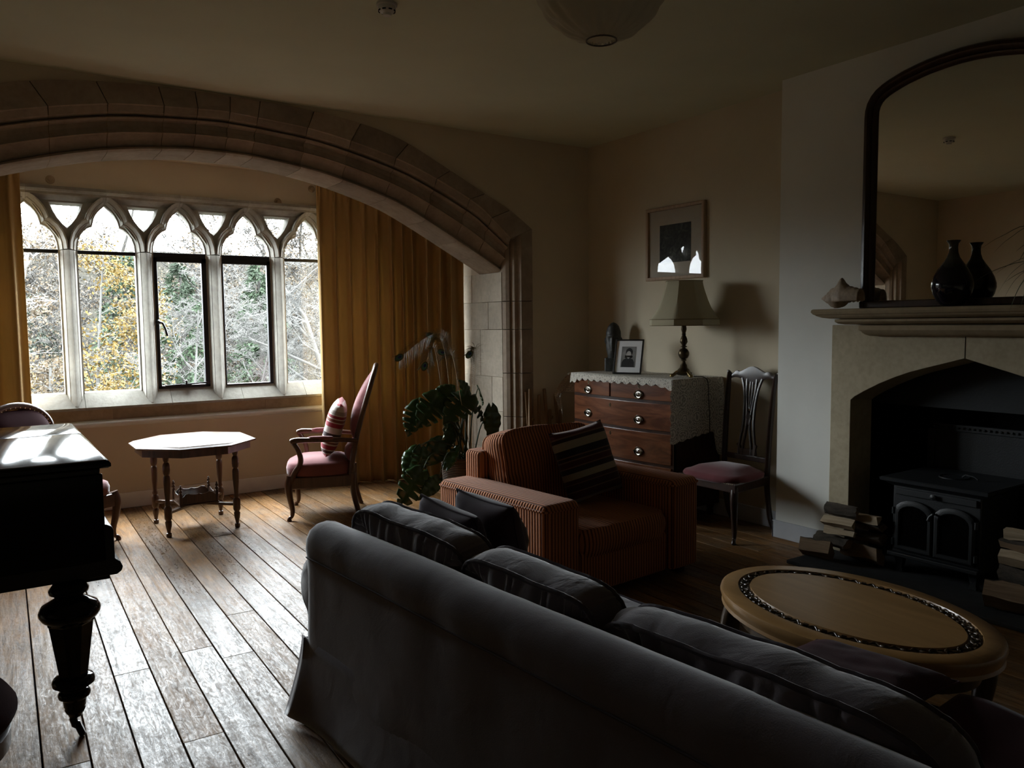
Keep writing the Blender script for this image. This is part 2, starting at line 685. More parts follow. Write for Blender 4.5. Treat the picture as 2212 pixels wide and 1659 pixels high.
# ------------------------------------------------------------------ floor of separate boards
XL, XR, YB, YA, YBAY, H = -1.95, 4.887, -1.9, 5.895, 7.43, 3.206
CX = 1.53
fl = thing('floor', 'worn brown floorboards running toward the window', 'floor', (1.5, 2.7, 0), kind='structure')
MB().box(XL - .3, XR + .3, YB - .2, 7.9, -0.06, -0.03).build('subfloor', 'dark_underfloor', fl, world=True)
pitch, ang = 0.149, radians(-1.2)
rr = random.Random(5)
nails = MB()
cg, sg = cos(ang), sin(ang)
k = -15
while k < 34:
    x0 = 0.045 + k * pitch
    y = YB - 0.1 - rr.random() * 2.0
    while y < 7.6:
        y1 = min(y + rr.choice([2.1, 2.8, 3.4, 4.2, 5.0]), 7.8)
        if 7.8 - y1 < 0.7:
            y1 = 7.8
        w, g, d = pitch - 0.004 - rr.random() * 0.003, 0.0, 0.024
        zt = rr.uniform(-0.0009, 0.0009)
        c = 0.0018
        L = (y1 - y) - 0.003
        hw, hl = w / 2, L / 2
        mb = MB()
        lo = [(-hw, -hl, zt - d), (hw, -hl, zt - d), (hw, hl, zt - d), (-hw, hl, zt - d)]
        mi = [(-hw, -hl, zt - c), (hw, -hl, zt - c), (hw, hl, zt - c), (-hw, hl, zt - c)]
        hi = [(-hw + c, -hl + c, zt), (hw - c, -hl + c, zt), (hw - c, hl - c, zt), (-hw + c, hl - c, zt)]
        mb.loft([lo, mi, hi], True, True)
        xm, ym = x0 + pitch / 2, (y + y1) / 2
        o = mb.build('plank', 'floorboard', fl, smooth=0)
        o.location = (xm * cg - ym * sg - 1.5, xm * sg + ym * cg - 2.7, 0)
        o.rotation_euler = (0, 0, ang)
        y = y1
    yy = YB
    while yy < 7.4:
        for dx in (0.035, pitch - 0.035):
            px, py = x0 + dx + rr.uniform(-.012, .012), yy + rr.uniform(-.03, .03)
            wx, wy = px * cg - py * sg, px * sg + py * cg
            nails.add([(wx + .0035 * cos(a * pi / 3), wy + .0035 * sin(a * pi / 3), 0.0026) for a in range(6)], [(0, 1, 2, 3, 4, 5)])
        yy += 0.43
    k += 1
simple('nail_iron', (0.015, 0.012, 0.01), 0.6)
tag(nails.build('nail_head', 'nail_iron', fl, world=True, smooth=0), kind='stuff')

# ------------------------------------------------------------------ ceiling and plain walls
struct('ceiling', MB().box(XL - .2, XR + .4, YB - .2, YA + .1, H, H + 0.12), 'ceiling_plaster', 'plain off-white ceiling of the main room', (1.5, 2, H), smooth=0)
struct('wall_left', MB().box(XL - .2, XL, YB - .2, YA + .6, 0, H), 'cream_plaster', 'cream plaster wall seen in the mirror', (XL, 2, 0), smooth=0)
struct('wall_back', MB().box(XL - .2, XR + .4, YB - .2, YB, 0, H), 'cream_plaster', 'cream plaster wall behind the viewpoint', (1.5, YB, 0), smooth=0)
struct('wall_right', MB().box(XR, XR + .25, 3.3, YA + .6, 0, H), 'cream_plaster', 'cream plaster alcove wall behind the chest of drawers', (XR, 4.7, 0), smooth=0)
# chimney breast with its fireplace hole (Y 1.35..3.10 is the stone surround)
CXF = 4.691
FY, FHW = 2.27, 0.705
chim = MB()
chim.box(CXF, XR + .3, 3.09, 3.562, 0, H)
chim.box(CXF, XR + .3, YB, 1.45, 0, H)
chim.box(CXF, XR + .3, 1.45, 3.09, 1.45, H)
struct('wall_chimney', chim, 'white_plaster', 'pale plastered chimney breast holding the fireplace', (CXF, 2.3, 0), smooth=0)
struct('baseboard_chimney', MB().box(CXF - .02, CXF, 3.11, 3.582, 0, 0.125).box(CXF - .02, XR, 3.562, 3.582, 0, 0.125), 'grey_paint', 'pale grey skirting board at the foot of the chimney breast', (CXF, 3.3, 0), smooth=0, bevel=0.006)
struct('baseboard_right', MB().box(XR - .02, XR, 3.58, YA, 0, 0.13), 'grey_paint', 'pale grey skirting board along the alcove wall', (XR, 4.7, 0), smooth=0, bevel=0.006)

# ------------------------------------------------------------------ arch wall
I_tab = [(0, 2.812), (.295, 2.803), (.80, 2.733), (1.317, 2.593), (1.614, 2.469), (1.973, 2.284), (2.386, 2.063), (2.455, 2.022)]
B_tab = [(0, 3.082), (.253, 3.068), (.745, 3.026), (1.325, 2.902), (1.704, 2.771), (2.10, 2.59), (2.30, 2.44), (2.455, 2.31)]
E_tab = [(0, 3.19), (.46, 3.185), (.97, 3.141), (1.37, 3.054), (1.75, 2.89), (2.16, 2.695), (2.447, 2.557), (2.685, 2.405)]
NS = 60


def both(tab):
    r = resample(spline([(a, b, 0) for a, b in tab], 6), NS)
    right = [(CX + p[0], p[1]) for p in r]
    left = [(CX - p[0], p[1]) for p in r]
    return left[::-1] + right[1:]


Ic, Bc, Ec = both(I_tab), both(B_tab), both(E_tab)
JX, JO = CX + 2.455, CX + 2.685
wa = [(XL, 0), (2 * CX - JO, 0)] + [(2 * CX - JO, 2.40)] + Ec[1:-1] + [(JO, 2.40), (JO, 0), (XR + .2, 0), (XR + .2, H), (XL, H)]
struct('wall_arch', MB().prism(wa, YA, 6.40), 'cream_plaster', 'cream plaster wall pierced by the wide stone arch', (CX, YA, 0), smooth=0)
struct('baseboard_arch', MB().box(JO, XR, YA - .02, YA, 0, .13).box(XL, 2 * CX - JO, YA - .02, YA, 0, .13), 'grey_paint', 'pale grey skirting board beside the stone arch', (CX, YA, 0), smooth=0, bevel=0.006)

arch = thing('trim_1', 'wide dark moulded stone arch framing the bay window', 'arch', (CX, YA, 0), kind='structure')
PROF = [(0, 6.42), (0, 6.10), (.015, 6.07), (.05, 6.05), (.09, 6.055), (.115, 6.078), (.14, 6.07), (.27, 6.04), (.385, 6.0), (.40, 5.975), (.44, 5.985),
        (.56, 5.992), (.66, 5.98), (.69, 5.945), (.73, 5.932), (.765, 5.945), (.785, 5.965), (.81, 5.935), (.84, 5.915), (.98, 5.892), (1.0, 5.880)]


def arch_sec(fi):
    i = min(int(fi), 2 * NS - 1)
    t = fi - i
    I = [lerp(Ic[i][q], Ic[i + 1][q], t) for q in (0, 1)]
    B = [lerp(Bc[i][q], Bc[i + 1][q], t) for q in (0, 1)]
    E = [lerp(Ec[i][q], Ec[i + 1][q], t) for q in (0, 1)]
    ring = [(lerp(I[0], B[0], s), y, lerp(I[1], B[1], s)) for s, y in PROF]
    ring += [(E[0], 5.880, E[1]), (E[0], 5.93, E[1]), (lerp(I[0], E[0], .5), 6.2, lerp(I[1], E[1], .5))]
    return ring


cuts = [0, 9, 18, 27, 35, 43, 51, 56, 61, 65.5, 74, 82, 91, 100, 108, 114, 120]
for a, b in zip(cuts, cuts[1:]):
    a_, b_ = a + (0.07 if a else 0), b - 0.07
    n = max(3, int((b - a)))
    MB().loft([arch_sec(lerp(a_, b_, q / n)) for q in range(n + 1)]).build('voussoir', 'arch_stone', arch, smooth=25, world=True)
struct('trim_2', MB().loft([[(p[0], 5.9, p[2]) if False else (lerp(CX, p[0], .9995), max(p[1], 5.905) + .006, p[2] + .003) for p in arch_sec(q * 2)] for q in range(61)]),
       'band_stone', 'brown mortar between the stones of the arch', (CX, YA, 0), smooth=25)
# jambs below the springing: blocks of dressed stone on both sides
JP = [(JX, 6.42), (JX, 6.02), (JX + .008, 5.99), (JX + .03, 5.965), (JX + .045, 5.972), (JX + .052, 5.955), (JX + .06, 5.925), (JX + .085, 5.92), (JX + .10, 5.90), (JX + .105, 5.880), (JO, 5.880), (JO, 5.93), (JX + .12, 6.2)]


def ztop(x):
    return lerp(2.315, 2.405, (x - JX) / (JO - JX))


for side in (1, -1):
    zs = [0, .32, .70, 1.10, 1.50, 1.755, 9]
    for za, zb in zip(zs, zs[1:]):
        r0 = [(CX + side * (x - CX), y, za + .003) for x, y in JP]
        r1 = [(CX + side * (x - CX), y, min(zb - .003, ztop(x))) for x, y in JP]
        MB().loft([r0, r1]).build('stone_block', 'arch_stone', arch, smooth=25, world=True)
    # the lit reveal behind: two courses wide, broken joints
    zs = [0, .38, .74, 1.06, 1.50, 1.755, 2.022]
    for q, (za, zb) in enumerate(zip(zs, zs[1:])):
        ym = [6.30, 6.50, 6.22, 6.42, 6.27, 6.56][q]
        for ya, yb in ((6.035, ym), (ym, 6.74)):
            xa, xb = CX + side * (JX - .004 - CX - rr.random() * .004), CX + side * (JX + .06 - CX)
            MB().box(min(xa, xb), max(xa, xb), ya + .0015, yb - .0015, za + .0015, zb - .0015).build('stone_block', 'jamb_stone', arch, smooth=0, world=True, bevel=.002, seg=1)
    # stones above the springing that close the soffit to the bay wall
# ------------------------------------------------------------------ bay behind the arch
BZ = 2.985
for side, nm in ((1, 'wall_bay_right'), (-1, 'wall_bay_left')):
    xa, xb = CX + side * (JX + .0 - CX), CX + side * (JX + .25 - CX)
    struct(nm, MB().box(min(xa, xb), max(xa, xb), 6.38, 7.86, 0, BZ), 'bay_plaster', 'plastered side wall of the bay behind the %s curtain' % ('wide' if side > 0 else 'narrow'), (xa, 7, 0), smooth=0)
struct('ceiling_bay', MB().box(-1.3, 4.4, 6.36, 7.86, BZ, BZ + .1), 'bay_plaster', 'low plaster ceiling of the window bay', (CX, 7, BZ), smooth=0)
WX0, WX1, WZ0, WZ1 = CX - 2.045, CX + 2.045, 0.775, 2.665
wb = MB()
wb.box(-1.2, 4.3, YBAY, 7.85, 0, WZ0 - .03)
wb.box(-1.2, 4.3, YBAY - .012, 7.85, WZ1, BZ)
wb.box(-1.2, WX0, YBAY, 7.85, WZ0 - .03, WZ1)
wb.box(WX1, 4.3, YBAY, 7.85, WZ0 - .03, WZ1)
struct('wall_bay_front', wb, 'bay_plaster', 'plaster wall of the bay around and below the window', (CX, YBAY, 0), smooth=0)
struct('baseboard_bay', MB().box(-1, 4.0, YBAY - .022, YBAY, 0, .135), 'white_paint', 'pale skirting board under the bay window', (CX, YBAY, 0), smooth=0, bevel=.006)
# plaster ledge under the window
led = MB()
led.loft([[(x, y, z) for y, z in ((7.46, .715), (7.425, .715), (7.408, .722), (7.398, .738), (7.402, .755), (7.42, .768), (7.47, .778))] for x in (-.95, 3.99)])
struct('trim_3', led, 'white_paint', 'rounded white plaster ledge below the window stonework', (CX, 7.43, .74), smooth=60)
for nm, px, pz in (('wall_boss', .546, 2.748), ('wall_boss', 2.391, 2.714), ('wall_boss', 2.72, 2.86)):
    o = tag(MB().lathe([(.0, .0), (.034, .0), (.03, .008), (.018, .012), (.014, .03), (.0, .032)], 14, axis=Matrix.Rotation(radians(90), 3, 'X')).build(nm, 'band_stone', loc=(px, YBAY - .012, pz)),
            {.546: 'round brown plug on the wall above the leftmost arched light', 2.391: 'round plug on the bay wall near the curtain, lower of two', 2.72: 'round plug beside the top of the wide curtain'}[px], 'wall plug', 'wall plugs above the window')

# ------------------------------------------------------------------ the window: seven cusped lights between pointed mullions
win = thing('window_1', 'row of gothic stone lights with cusped heads', 'window', (CX, 7.5, .8), kind='structure')
PT = 0.583
OUT = [(.2195, 1.02), (.2195, 2.20), (.214, 2.26), (.198, 2.315), (.172, 2.358), (.136, 2.392), (.103, 2.408), (.097, 2.435), (.088, 2.468), (.071, 2.505), (.045, 2.540), (.018, 2.566), (0, 2.585)]


def offset(poly, d):
    """offset a half outline (from sill up to the apex) outward"""
    out = []
    for i, p in enumerate(poly):
        a, b = poly[max(i - 1, 0)], poly[min(i + 1, len(poly) - 1)]
        t = Vector((b[0] - a[0], b[1] - a[1])).normalized()
        nrm = Vector((t.y, -t.x))
        out.append((p[0] + nrm.x * d, p[1] + nrm.y * d))
    x, z = out[-1]
    out[-1] = (0, z + d * 0.45)
    return out


head = OUT[1:]
prof_n = [(0, 7.62), (0, 7.545), (.012, 7.54), (.030, 7.492), (.038, 7.490), (.060, 7.446), (.0705, 7.440), (.0705, 7.58), (.04, 7.62)]
for kk in range(-3, 4):
    c = CX + kk * PT
    for s in (1, -1):
        rows = []
        base = [offset(head, d) for d, _ in prof_n]
        for i in range(len(head)):
            rows.append([(c + s * min(max(base[q][i][0], 0), .2905), prof_n[q][1], min(base[q][i][1], 2.66)) for q in range(len(prof_n))])
        MB().loft(rows).build('arch_head', 'window_stone', win, smooth=30, world=True)
    # spandrel with eyelet between two heads
for kk in range(-4, 4):
    c = CX + (kk + .5) * PT
    tri = [(-.108, 2.575), (-.05, 2.575), (0, 2.575), (.05, 2.575), (.108, 2.575), (.088, 2.52), (.062, 2.47), (.03, 2.425), (0, 2.395), (-.03, 2.425), (-.062, 2.47), (-.088, 2.52)]
    outr = [(-.2915, 2.66), (-.13, 2.66), (0, 2.66), (.13, 2.66), (.2915, 2.66), (.215, 2.52), (.16, 2.43), (.11, 2.36), (0, 2.20), (-.11, 2.36), (-.16, 2.43), (-.215, 2.52)]
    mid = [(x * 1.16, 2.50 + (z - 2.50) * 1.16) for x, z in tri]
    rings = [[(c + x, 7.63, z) for x, z in outr], [(c + x, 7.63, z) for x, z in tri], [(c + x, 7.56, z) for x, z in tri], [(c + x, 7.515, z) for x, z in mid], [(c + x, 7.505, z) for x, z in outr]]
    mb = MB()
    mb.loft(rings + [rings[0]], True, False)
    mb.build('spandrel', 'window_stone', win, smooth=25, world=True)
    mb = MB().prism([(c + x * 1.02, 2.5 + (z - 2.5) * 1.02) for x, z in tri], 7.588, 7.592)
    mb.build('pane', 'window_glass', win, smooth=0, world=True)
for kk in range(-4, 4):
    c = CX + (kk + .5) * PT
    hw = .0715
    ring = [(-hw, 7.62), (-hw, 7.545), (-hw + .012, 7.54), (-hw + .03, 7.492), (-hw + .034, 7.49), (-.008, 7.446), (0, 7.438), (.008, 7.446), (hw - .034, 7.49), (hw - .03, 7.492), (hw - .012, 7.54), (hw, 7.545), (hw, 7.62)]
    for za, zb in ((.90, 2.196),):
        MB().loft([[(c + x, y, za) for x, y in ring], [(c + x, y, zb) for x, y in ring]]).build('mullion', 'window_stone', win, smooth=25, world=True)
for i, (xa, xb) in enumerate(zip([-.6, .08, .72, 1.40, 2.02, 2.62, 3.2], [.08, .72, 1.40, 2.02, 2.62, 3.2, 3.66])):
    MB().loft([[(x, y, z) for y, z in ((7.63, .90), (7.63, 1.01), (7.55, 1.005), (7.44, .885), (7.436, .867), (7.45, .862))] for x in (xa + .0015, xb - .0015)]).build('sill_block', 'window_stone', win, smooth=25, world=True)
    MB().box(xa + .2, xb + .2, 7.445 + .004 * (i % 2), 7.6, .772, .866).build('stone_block', 'band_stone', win, smooth=0, world=True)
for i, (xa, xb) in enumerate(zip([-.6, .37, .95, 1.53, 2.12, 2.7], [.37, .95, 1.53, 2.12, 2.7, 3.66])):
    MB().loft([[(x, y, z) for y, z in ((7.62, 2.60), (7.62, 2.70), (7.40, 2.70), (7.398, 2.675), (7.41, 2.662), (7.435, 2.655), (7.44, 2.638), (7.51, 2.60))] for x in (xa + .001, xb - .001)]).build('lintel_block', 'window_stone', win, smooth=25, world=True)
# iron: transom bars, two casements, glass
for kk in range(-3, 4):
    c = CX + kk * PT
    cas = kk in (0, 1)
    zt = 2.19
    MB().box(c - .225, c + .225, 7.548, 7.585, zt - (.028 if cas else .016), zt + (.022 if cas else .014)).build('transom_bar', 'black_iron', win, smooth=0, world=True, bevel=.003, seg=1)
    g = MB().prism([(c + x, z) for x, z in head] + [(c - x, z) for x, z in head[::-1][1:]], 7.566, 7.570)
    g.build('pane', 'window_glass', win, smooth=0, world=True)
    MB().box(c - .221, c + .221, 7.566, 7.570, 1.0, zt - .015).build('pane', 'window_glass', win, smooth=0, world=True)
    if cas:
        wl, wr_ = (.03, .042) if kk == 0 else (.012, .034)
        fr = MB()
        fr.box(c - .222, c - .222 + wl, 7.54, 7.585, 1.008, zt - .02)
        fr.box(c + .222 - wr_, c + .222, 7.54, 7.585, 1.008, zt - .02)
        fr.box(c - .222, c + .222, 7.54, 7.585, 1.006, 1.032 if kk == 0 else 1.02)
        fr.box(c - .222, c + .222, 7.54, 7.585, zt - .06, zt - .02)
        f = fr.build('casement_frame', 'black_iron', win, smooth=0, world=True, bevel=.004, seg=1)
        if kk == 0:
            hb = MB()
            hx, hz = c - .205, 1.60
            hb.lathe([(0, 0), (.022, 0), (.022, .012), (.012, .02), (.010, .045), (0, .048)], 12, (hx, 7.54, hz), axis=Matrix.Rotation(radians(90), 3, 'X'))
            hb.tube([(hx, 7.50, hz), (hx + .03, 7.495, hz - .01), (hx + .05, 7.49, hz - .06), (hx + .065, 7.488, hz - .125)], [.010, .010, .009, .011], 8)
            h = hb.build('window_handle', 'black_iron', None, smooth=60)
            h.parent = f
            off = win.location
            h.location = (-off.x, -off.y, -off.z)
            sb = MB()
            sb.tube([(c - .17, 7.53, 1.03), (c + .19, 7.53, 1.045)], .007, 6)
            sb.lathe([(0, 0), (.011, 0), (.008, .03), (.011, .04), (0, .05)], 10, (c + .01, 7.53, 1.03))
            sb.box(c - .03, c + .05, 7.515, 7.545, 1.026, 1.036)
            h = sb.build('window_stay', 'black_iron', None, smooth=60)
            h.parent = f
            h.location = (-off.x, -off.y, -off.z)
# ------------------------------------------------------------------ fireplace
simple('firebox_black', (0.006, 0.006, 0.0065), 0.9, 0.1)
simple('register_black', (0.018, 0.020, 0.022), 0.6, 0.3, bump=0.2)
simple('stove_black', (0.012, 0.014, 0.016), 0.5, 0.45, bump=0.25, bscale=120)
simple('stove_glass', (0.002, 0.002, 0.002), 0.15, 0.4)
wood('mirror_wood', (0.030, 0.014, 0.008), (0.060, 0.028, 0.015), 0.3, 'z', 0.5)
simple('silvered_glass', (0.80, 0.80, 0.76), 0.0, 0.5, metal=1.0, var=0.0)

fp = thing('fireplace', 'pale stone fireplace surround with a low pointed opening and moulded mantel', 'fireplace', (4.66, FY, 0))
OPN = [(0, 1.325), (.10, 1.296), (.22, 1.262), (.32, 1.232), (.41, 1.198), (.52, 1.148), (.61, 1.100), (.68, 1.058), (.705, 1.035)]
curve = [(FY - y, z) for y, z in OPN[::-1]] + [(FY + y, z) for y, z in OPN[1:]]
poly = [(FY - FHW, 0)] + curve + [(FY + FHW, 0), (FY + .85, 0), (FY + .85, 1.52), (FY - .85, 1.52), (FY - .85, 0)]
MB().prism(poly, 4.66, 4.705, 'yz').build('surround', 'fireplace_stone', fp, smooth=0, world=True, bevel=.004, seg=1)
inner = [(FY - FHW, 0)] + curve + [(FY + FHW, 0)]


def grow(p, d):
    y, z = p
    return (y + (d if y > FY else -d if y < FY else 0), z + (d * .9 if z > 1.0 else 0))


lin_ = [[(x, *grow(p, d)) for p in inner] for x, d in ((4.672, .0), (4.88, -.012), (4.88, .06), (4.70, .06))]
MB().loft(lin_ + [lin_[0]], False, False).build('arch_lining', 'fireplace_stone', fp, smooth=30, world=True)
MB().box(4.658, 4.661, FY - .0015, FY + .0015, 1.325, 1.46).build('joint_line', 'soot', fp, smooth=0, world=True)
tiers = [(.56, 4.62, 1.452), (.575, 4.59, 1.462), (.585, 4.575, 1.474), (.585, 4.57, 1.480), (.60, 4.562, 1.488), (.60, 4.562, 1.516), (.58, 4.59, 1.522), (.70, 4.57, 1.524), (.725, 4.535, 1.530),
         (.735, 4.515, 1.542), (.735, 4.515, 1.556), (.70, 4.53, 1.560), (.76, 4.50, 1.562), (.80, 4.475, 1.568), (.835, 4.462, 1.580), (.838, 4.460, 1.584), (.85, 4.450, 1.590), (.862, 4.444, 1.604), (.858, 4.448, 1.618), (.85, 4.456, 1.622)]
mt = MB()
mt.loft([[(x, FY - L, z), (x, FY + L, z), (4.695, FY + L, z), (4.695, FY - L, z)] for L, x, z in tiers])
mt.build('mantel_shelf', 'mantel_stone', fp, smooth=30, world=True)
fb = MB()
fb.box(5.24, 5.30, 1.46, 3.08, 0, 1.44).box(4.88, 5.3, 3.04, 3.085, 0, 1.44).box(4.88, 5.3, 1.455, 1.5, 0, 1.44).box(4.71, 5.3, 1.455, 3.085, 1.40, 1.445)
fb.build('firebox', 'firebox_black', fp, smooth=0, world=True)
MB().box(4.945, 4.952, 1.50, 3.04, 1.000, 1.40).build('register_plate', 'register_black', fp, smooth=0, world=True)
MB().prism([(4.22, 3.12), (4.19, 1.40), (4.26, 1.32), (5.24, 1.32), (5.24, 3.10)], 0.0, 0.024, 'xy').build('hearth_slab', 'hearth_slate', fp, smooth=0, world=True, bevel=.006)

# cast iron fireback leaning at the back, with a beaded rim
fbk = thing('fireback', 'cast iron fireback plate with a beaded border behind the stove', 'fireback', (5.12, 2.33, .0255))
MB().box(-.012, .012, -.37, .37, 0, .86).build('plate', 'stove_black', fbk, smooth=0, bevel=.006)
rim = MB()
rim.box(-.026, -.012, -.37, -.325, 0, .86).box(-.026, -.012, .325, .37, 0, .86).box(-.026, -.012, -.37, .37, .815, .86)
rim.build('rim', 'stove_black', fbk, smooth=0, bevel=.004)
bd = MB()
for q in range(22):
    bd.lathe([(0, -.008), (.007, -.005), (.009, 0), (.007, .005), (0, .008)], 6, (-.028, -.33 + q * .0315, .838))
for q in range(24):
    for s in (-1, 1):
        bd.lathe([(0, -.008), (.007, -.005), (.009, 0), (.007, .005), (0, .008)], 6, (-.028, s * .3475, .03 + q * .033))
tag(bd.build('bead', 'stove_black', fbk, smooth=60), kind='stuff')

# stove
st = thing('wood_stove', 'black cast iron stove with two arched glass doors in the fireplace', 'stove', (4.78, 2.36, .0255))
W2 = .255
MB().box(-.22, .22, -W2, W2, .09, .535).build('body', 'stove_black', st, smooth=0, bevel=.008)
MB().loft([[(sx * (.22 + d), sy * (W2 + d), z) for sx, sy in ((-1, -1), (1, -1), (1, 1), (-1, 1))] for d, z in ((.0, .525), (.02, .535), (.035, .548), (.055, .556), (.058, .572), (.05, .578))]).build('top_plate', 'stove_black', st, smooth=30)
MB().lathe([(.085, 0), (.085, .004), (.078, .006), (.074, .003), (.02, .003), (0, .003)], 24, (.03, .02, .578)).build('hot_plate', 'stove_black', st)
MB().tube([(.02, -.12, .585), (.02, -.10, .60), (.02, -.05, .605), (.02, -.03, .588)], .006, 6).build('plate_lifter', 'stove_black', st)
for sx in (-1, 1):
    for sy in (-1, 1):
        MB().loft([[(sx * .19 + a * r, sy * (W2 - .04) + b * r, z) for a, b in ((-1, -1), (1, -1), (1, 1), (-1, 1))] for r, z in ((.03, .10), (.022, .07), (.016, .03), (.022, .008), (.022, 0))]).build('leg', 'stove_black', st)
MB().box(-.232, -.22, -W2 + .02, W2 - .02, .475, .515).build('front_rail', 'stove_black', st, smooth=0, bevel=.004)
MB().box(-.26, -.22, -W2 - .01, W2 + .01, .10, .125).build('ash_lip', 'stove_black', st, smooth=0, bevel=.006)
for s in (-1, 1):
    cyy = s * .117
    arc = [(-.085, .17), (-.085, .33)] + [(.085 * -cos(a * pi / 8), .36 + .055 * sin(a * pi / 8)) for a in range(9)] + [(.085, .33), (.085, .17)]
    ou = [(-.112, .142), (-.112, .33)] + [(.112 * -cos(a * pi / 8), .385 + .065 * sin(a * pi / 8)) for a in range(9)] + [(.112, .33), (.112, .142)]
    d = MB()
    R4 = [[(x, cyy + y, z) for y, z in pts] for x, pts in ((-.222, ou), (-.240, ou), (-.246, [(lerp(a[0], b[0], .3), lerp(a[1], b[1], .3)) for a, b in zip(ou, arc)]), (-.246, [(lerp(a[0], b[0], .85), lerp(a[1], b[1], .85)) for a, b in zip(ou, arc)]), (-.240, arc), (-.222, arc))]
    d.loft(R4 + [R4[0]], True, False)
    door = d.build('door', 'stove_black', st, smooth=30)
    g = MB().prism([(cyy + y, z) for y, z in arc], -.232, -.228, 'yz').build('glass_pane', 'stove_glass', door, smooth=0)
    for hz_ in (.185, .375):
        MB().tube([(-.238, cyy + s * .122, hz_ - .02), (-.238, cyy + s * .122, hz_ + .02)], .010, 8).build('hinge', 'stove_black', door)
MB().tube([(-.25, -.012, .40), (-.272, -.012, .40), (-.275, .0, .385), (-.275, .01, .36)], [.008, .008, .009, .011], 8).build('door_latch', 'stove_black', st)
MB().lathe([(0, 0), (.012, 0), (.012, .012), (.018, .02), (0, .028)], 10, (-.232, .0, .495), axis=Matrix.Rotation(radians(-90), 3, 'Y')).build('damper_knob', 'stove_black', st)

# split firewood
for nm, a, b in (('split_pale', (.36, .27, .17), (.56, .45, .31)), ('split_brown', (.20, .13, .08), (.34, .24, .15))):
    t = NT(nm)
    v = t.coords((1, 0.08, 1))
    f = t.noise(v, 26, 6, .65, 1.0)
    t.l(t.ramp(f, [(.3, a), (.65, b)]), t.p.inputs['Base Color'])
    t.p.inputs['Roughness'].default_value = .9
    t.bump(f, .7, .012)
t = NT('bark')
v = t.coords((1, 0.35, 1))
f = t.noise(v, 22, 8, .7, 1.5)
t.l(t.ramp(f, [(.3, (.035, .028, .022)), (.6, (.10, .08, .06)), (.8, (.17, .15, .12))]), t.p.inputs['Base Color'])
t.p.inputs['Roughness'].default_value = .95
t.bump(f, .9, .02)


def log(label, loc, length, r, a0, a1, rot, matn, seed, group):
    """a split log lying along its local y: two cleft faces meeting at the heart, bark on the arc a0..a1 (degrees)"""
    r *= .78
    o = thing('firewood_log', label, 'firewood', loc, rot[2], group)
    o.rotation_euler = rot
    na, ny = 7, 6
    arc = [radians(lerp(a0, a1, i / na)) for i in range(na + 1)]
    cx_, cz_ = sum(cos(a) for a in arc) / (na + 3) * r, sum(sin(a) for a in arc) / (na + 3) * r

    def ring(y, k, bark):
        e = 0.9 + .14 * nz(y * 5, seed, k)
        pts = [((r * bark * e + .012 * nz(i * .9, y * 7, seed)) * cos(a) - cx_, y + .012 * nz(i * .7, seed, k * 3), (r * bark * e + .012 * nz(i * .9, y * 7, seed)) * sin(a) - cz_) for i, a in enumerate(arc)]
        if bark < 1:
            pts.append((-cx_ + .02 * nz(y * 6, seed + 2, 1), y, -cz_ + .02 * nz(y * 6, seed + 4, 1)))
        return pts
    ys = [-length / 2 + length * i / ny for i in range(ny + 1)]
    MB().loft([ring(y, i, .965) for i, y in enumerate(ys)]).build('split_wood', matn, o, smooth=25)
    outer = [ring(y, i, 1.0) for i, y in enumerate(ys)]
    inner_ = [ring(y, i, .95)[:-1] for i, y in enumerate(ys)]
    m = MB()
    m.loft([a_ + b_[::-1] for a_, b_ in zip(outer, inner_)])
    m.build('bark', 'bark', o, smooth=50)
    return o


GL, GR = 'firewood stacked left of the stove', 'firewood stacked right of the stove'
log('pale brown split log lowest and nearest in the stack below the mantel end', (4.40, 3.02, 0.0951), .20, .115, -40, 70, (0, 0, .15), 'split_brown', 1, GL)
log('dark bark log lying above the lowest brown one in the left stack', (4.47, 2.96, 0.1541), .24, .085, 60, 190, (0, radians(8), -.1), 'split_brown', 2, GL)
log('small pale split log in the middle of the left stack', (4.46, 2.90, 0.208), .20, .055, 250, 340, (0, 0, .05), 'split_pale', 3, GL)
log('large pale split log with a dark knot in the left stack', (4.45, 2.90, 0.2759), .21, .075, 315, 395, (0, radians(-6), .02), 'split_pale', 4, GL)
log('bark-covered dark log on top of the left stack', (4.44, 2.885, 0.3566), .21, .06, 110, 250, (0, 0, .05), 'split_brown', 5, GL)
log('thin pale split log on top of the left stack, nearest the stove', (4.52, 2.775, 0.3157), .22, .07, -80, 0, (radians(-4), 0, -.1), 'split_pale', 6, GL)
log('shadowed split log deep in the left stack', (4.56, 2.80, 0.0971), .26, .12, -30, 90, (0, 0, -.1), 'split_brown', 7, GL)
log('shadowed split log under the thin pale one in the left stack', (4.55, 2.79, 0.2114), .24, .10, 30, 140, (0, 0, .1), 'split_brown', 8, GL)
log('second shadowed log under the thin pale one in the left stack', (4.56, 2.79, 0.2841), .24, .09, 30, 140, (0, 0, -.05), 'split_brown', 9, GL)
log('big brown split log at the bottom of the stack right of the stove', (4.38, 1.86, 0.1102), .24, .14, -50, 60, (0, 0, .2), 'split_brown', 12, GR)
log('grey barked log above the bottom one right of the stove', (4.42, 1.85, 0.1934), .18, .09, 140, 280, (0, 0, -.2), 'split_brown', 13, GR)
log('bright pale sawn log in the middle of the right stack', (4.43, 1.855, 0.296), .17, .085, -60, 30, (0, 0, .1), 'split_pale', 14, GR)
log('brown split log second from the top of the right stack', (4.44, 1.855, 0.3779), .17, .08, 20, 120, (0, 0, .0), 'split_brown', 15, GR)
log('thin pale log on top of the right stack', (4.44, 1.845, 0.4245), .16, .065, -80, 10, (0, 0, .1), 'split_pale', 16, GR)
log('split log at the right end of the bottom row, right of the stove', (4.50, 1.66, 0.1117), .22, .14, -40, 70, (0, 0, -.2), 'split_brown', 17, GR)

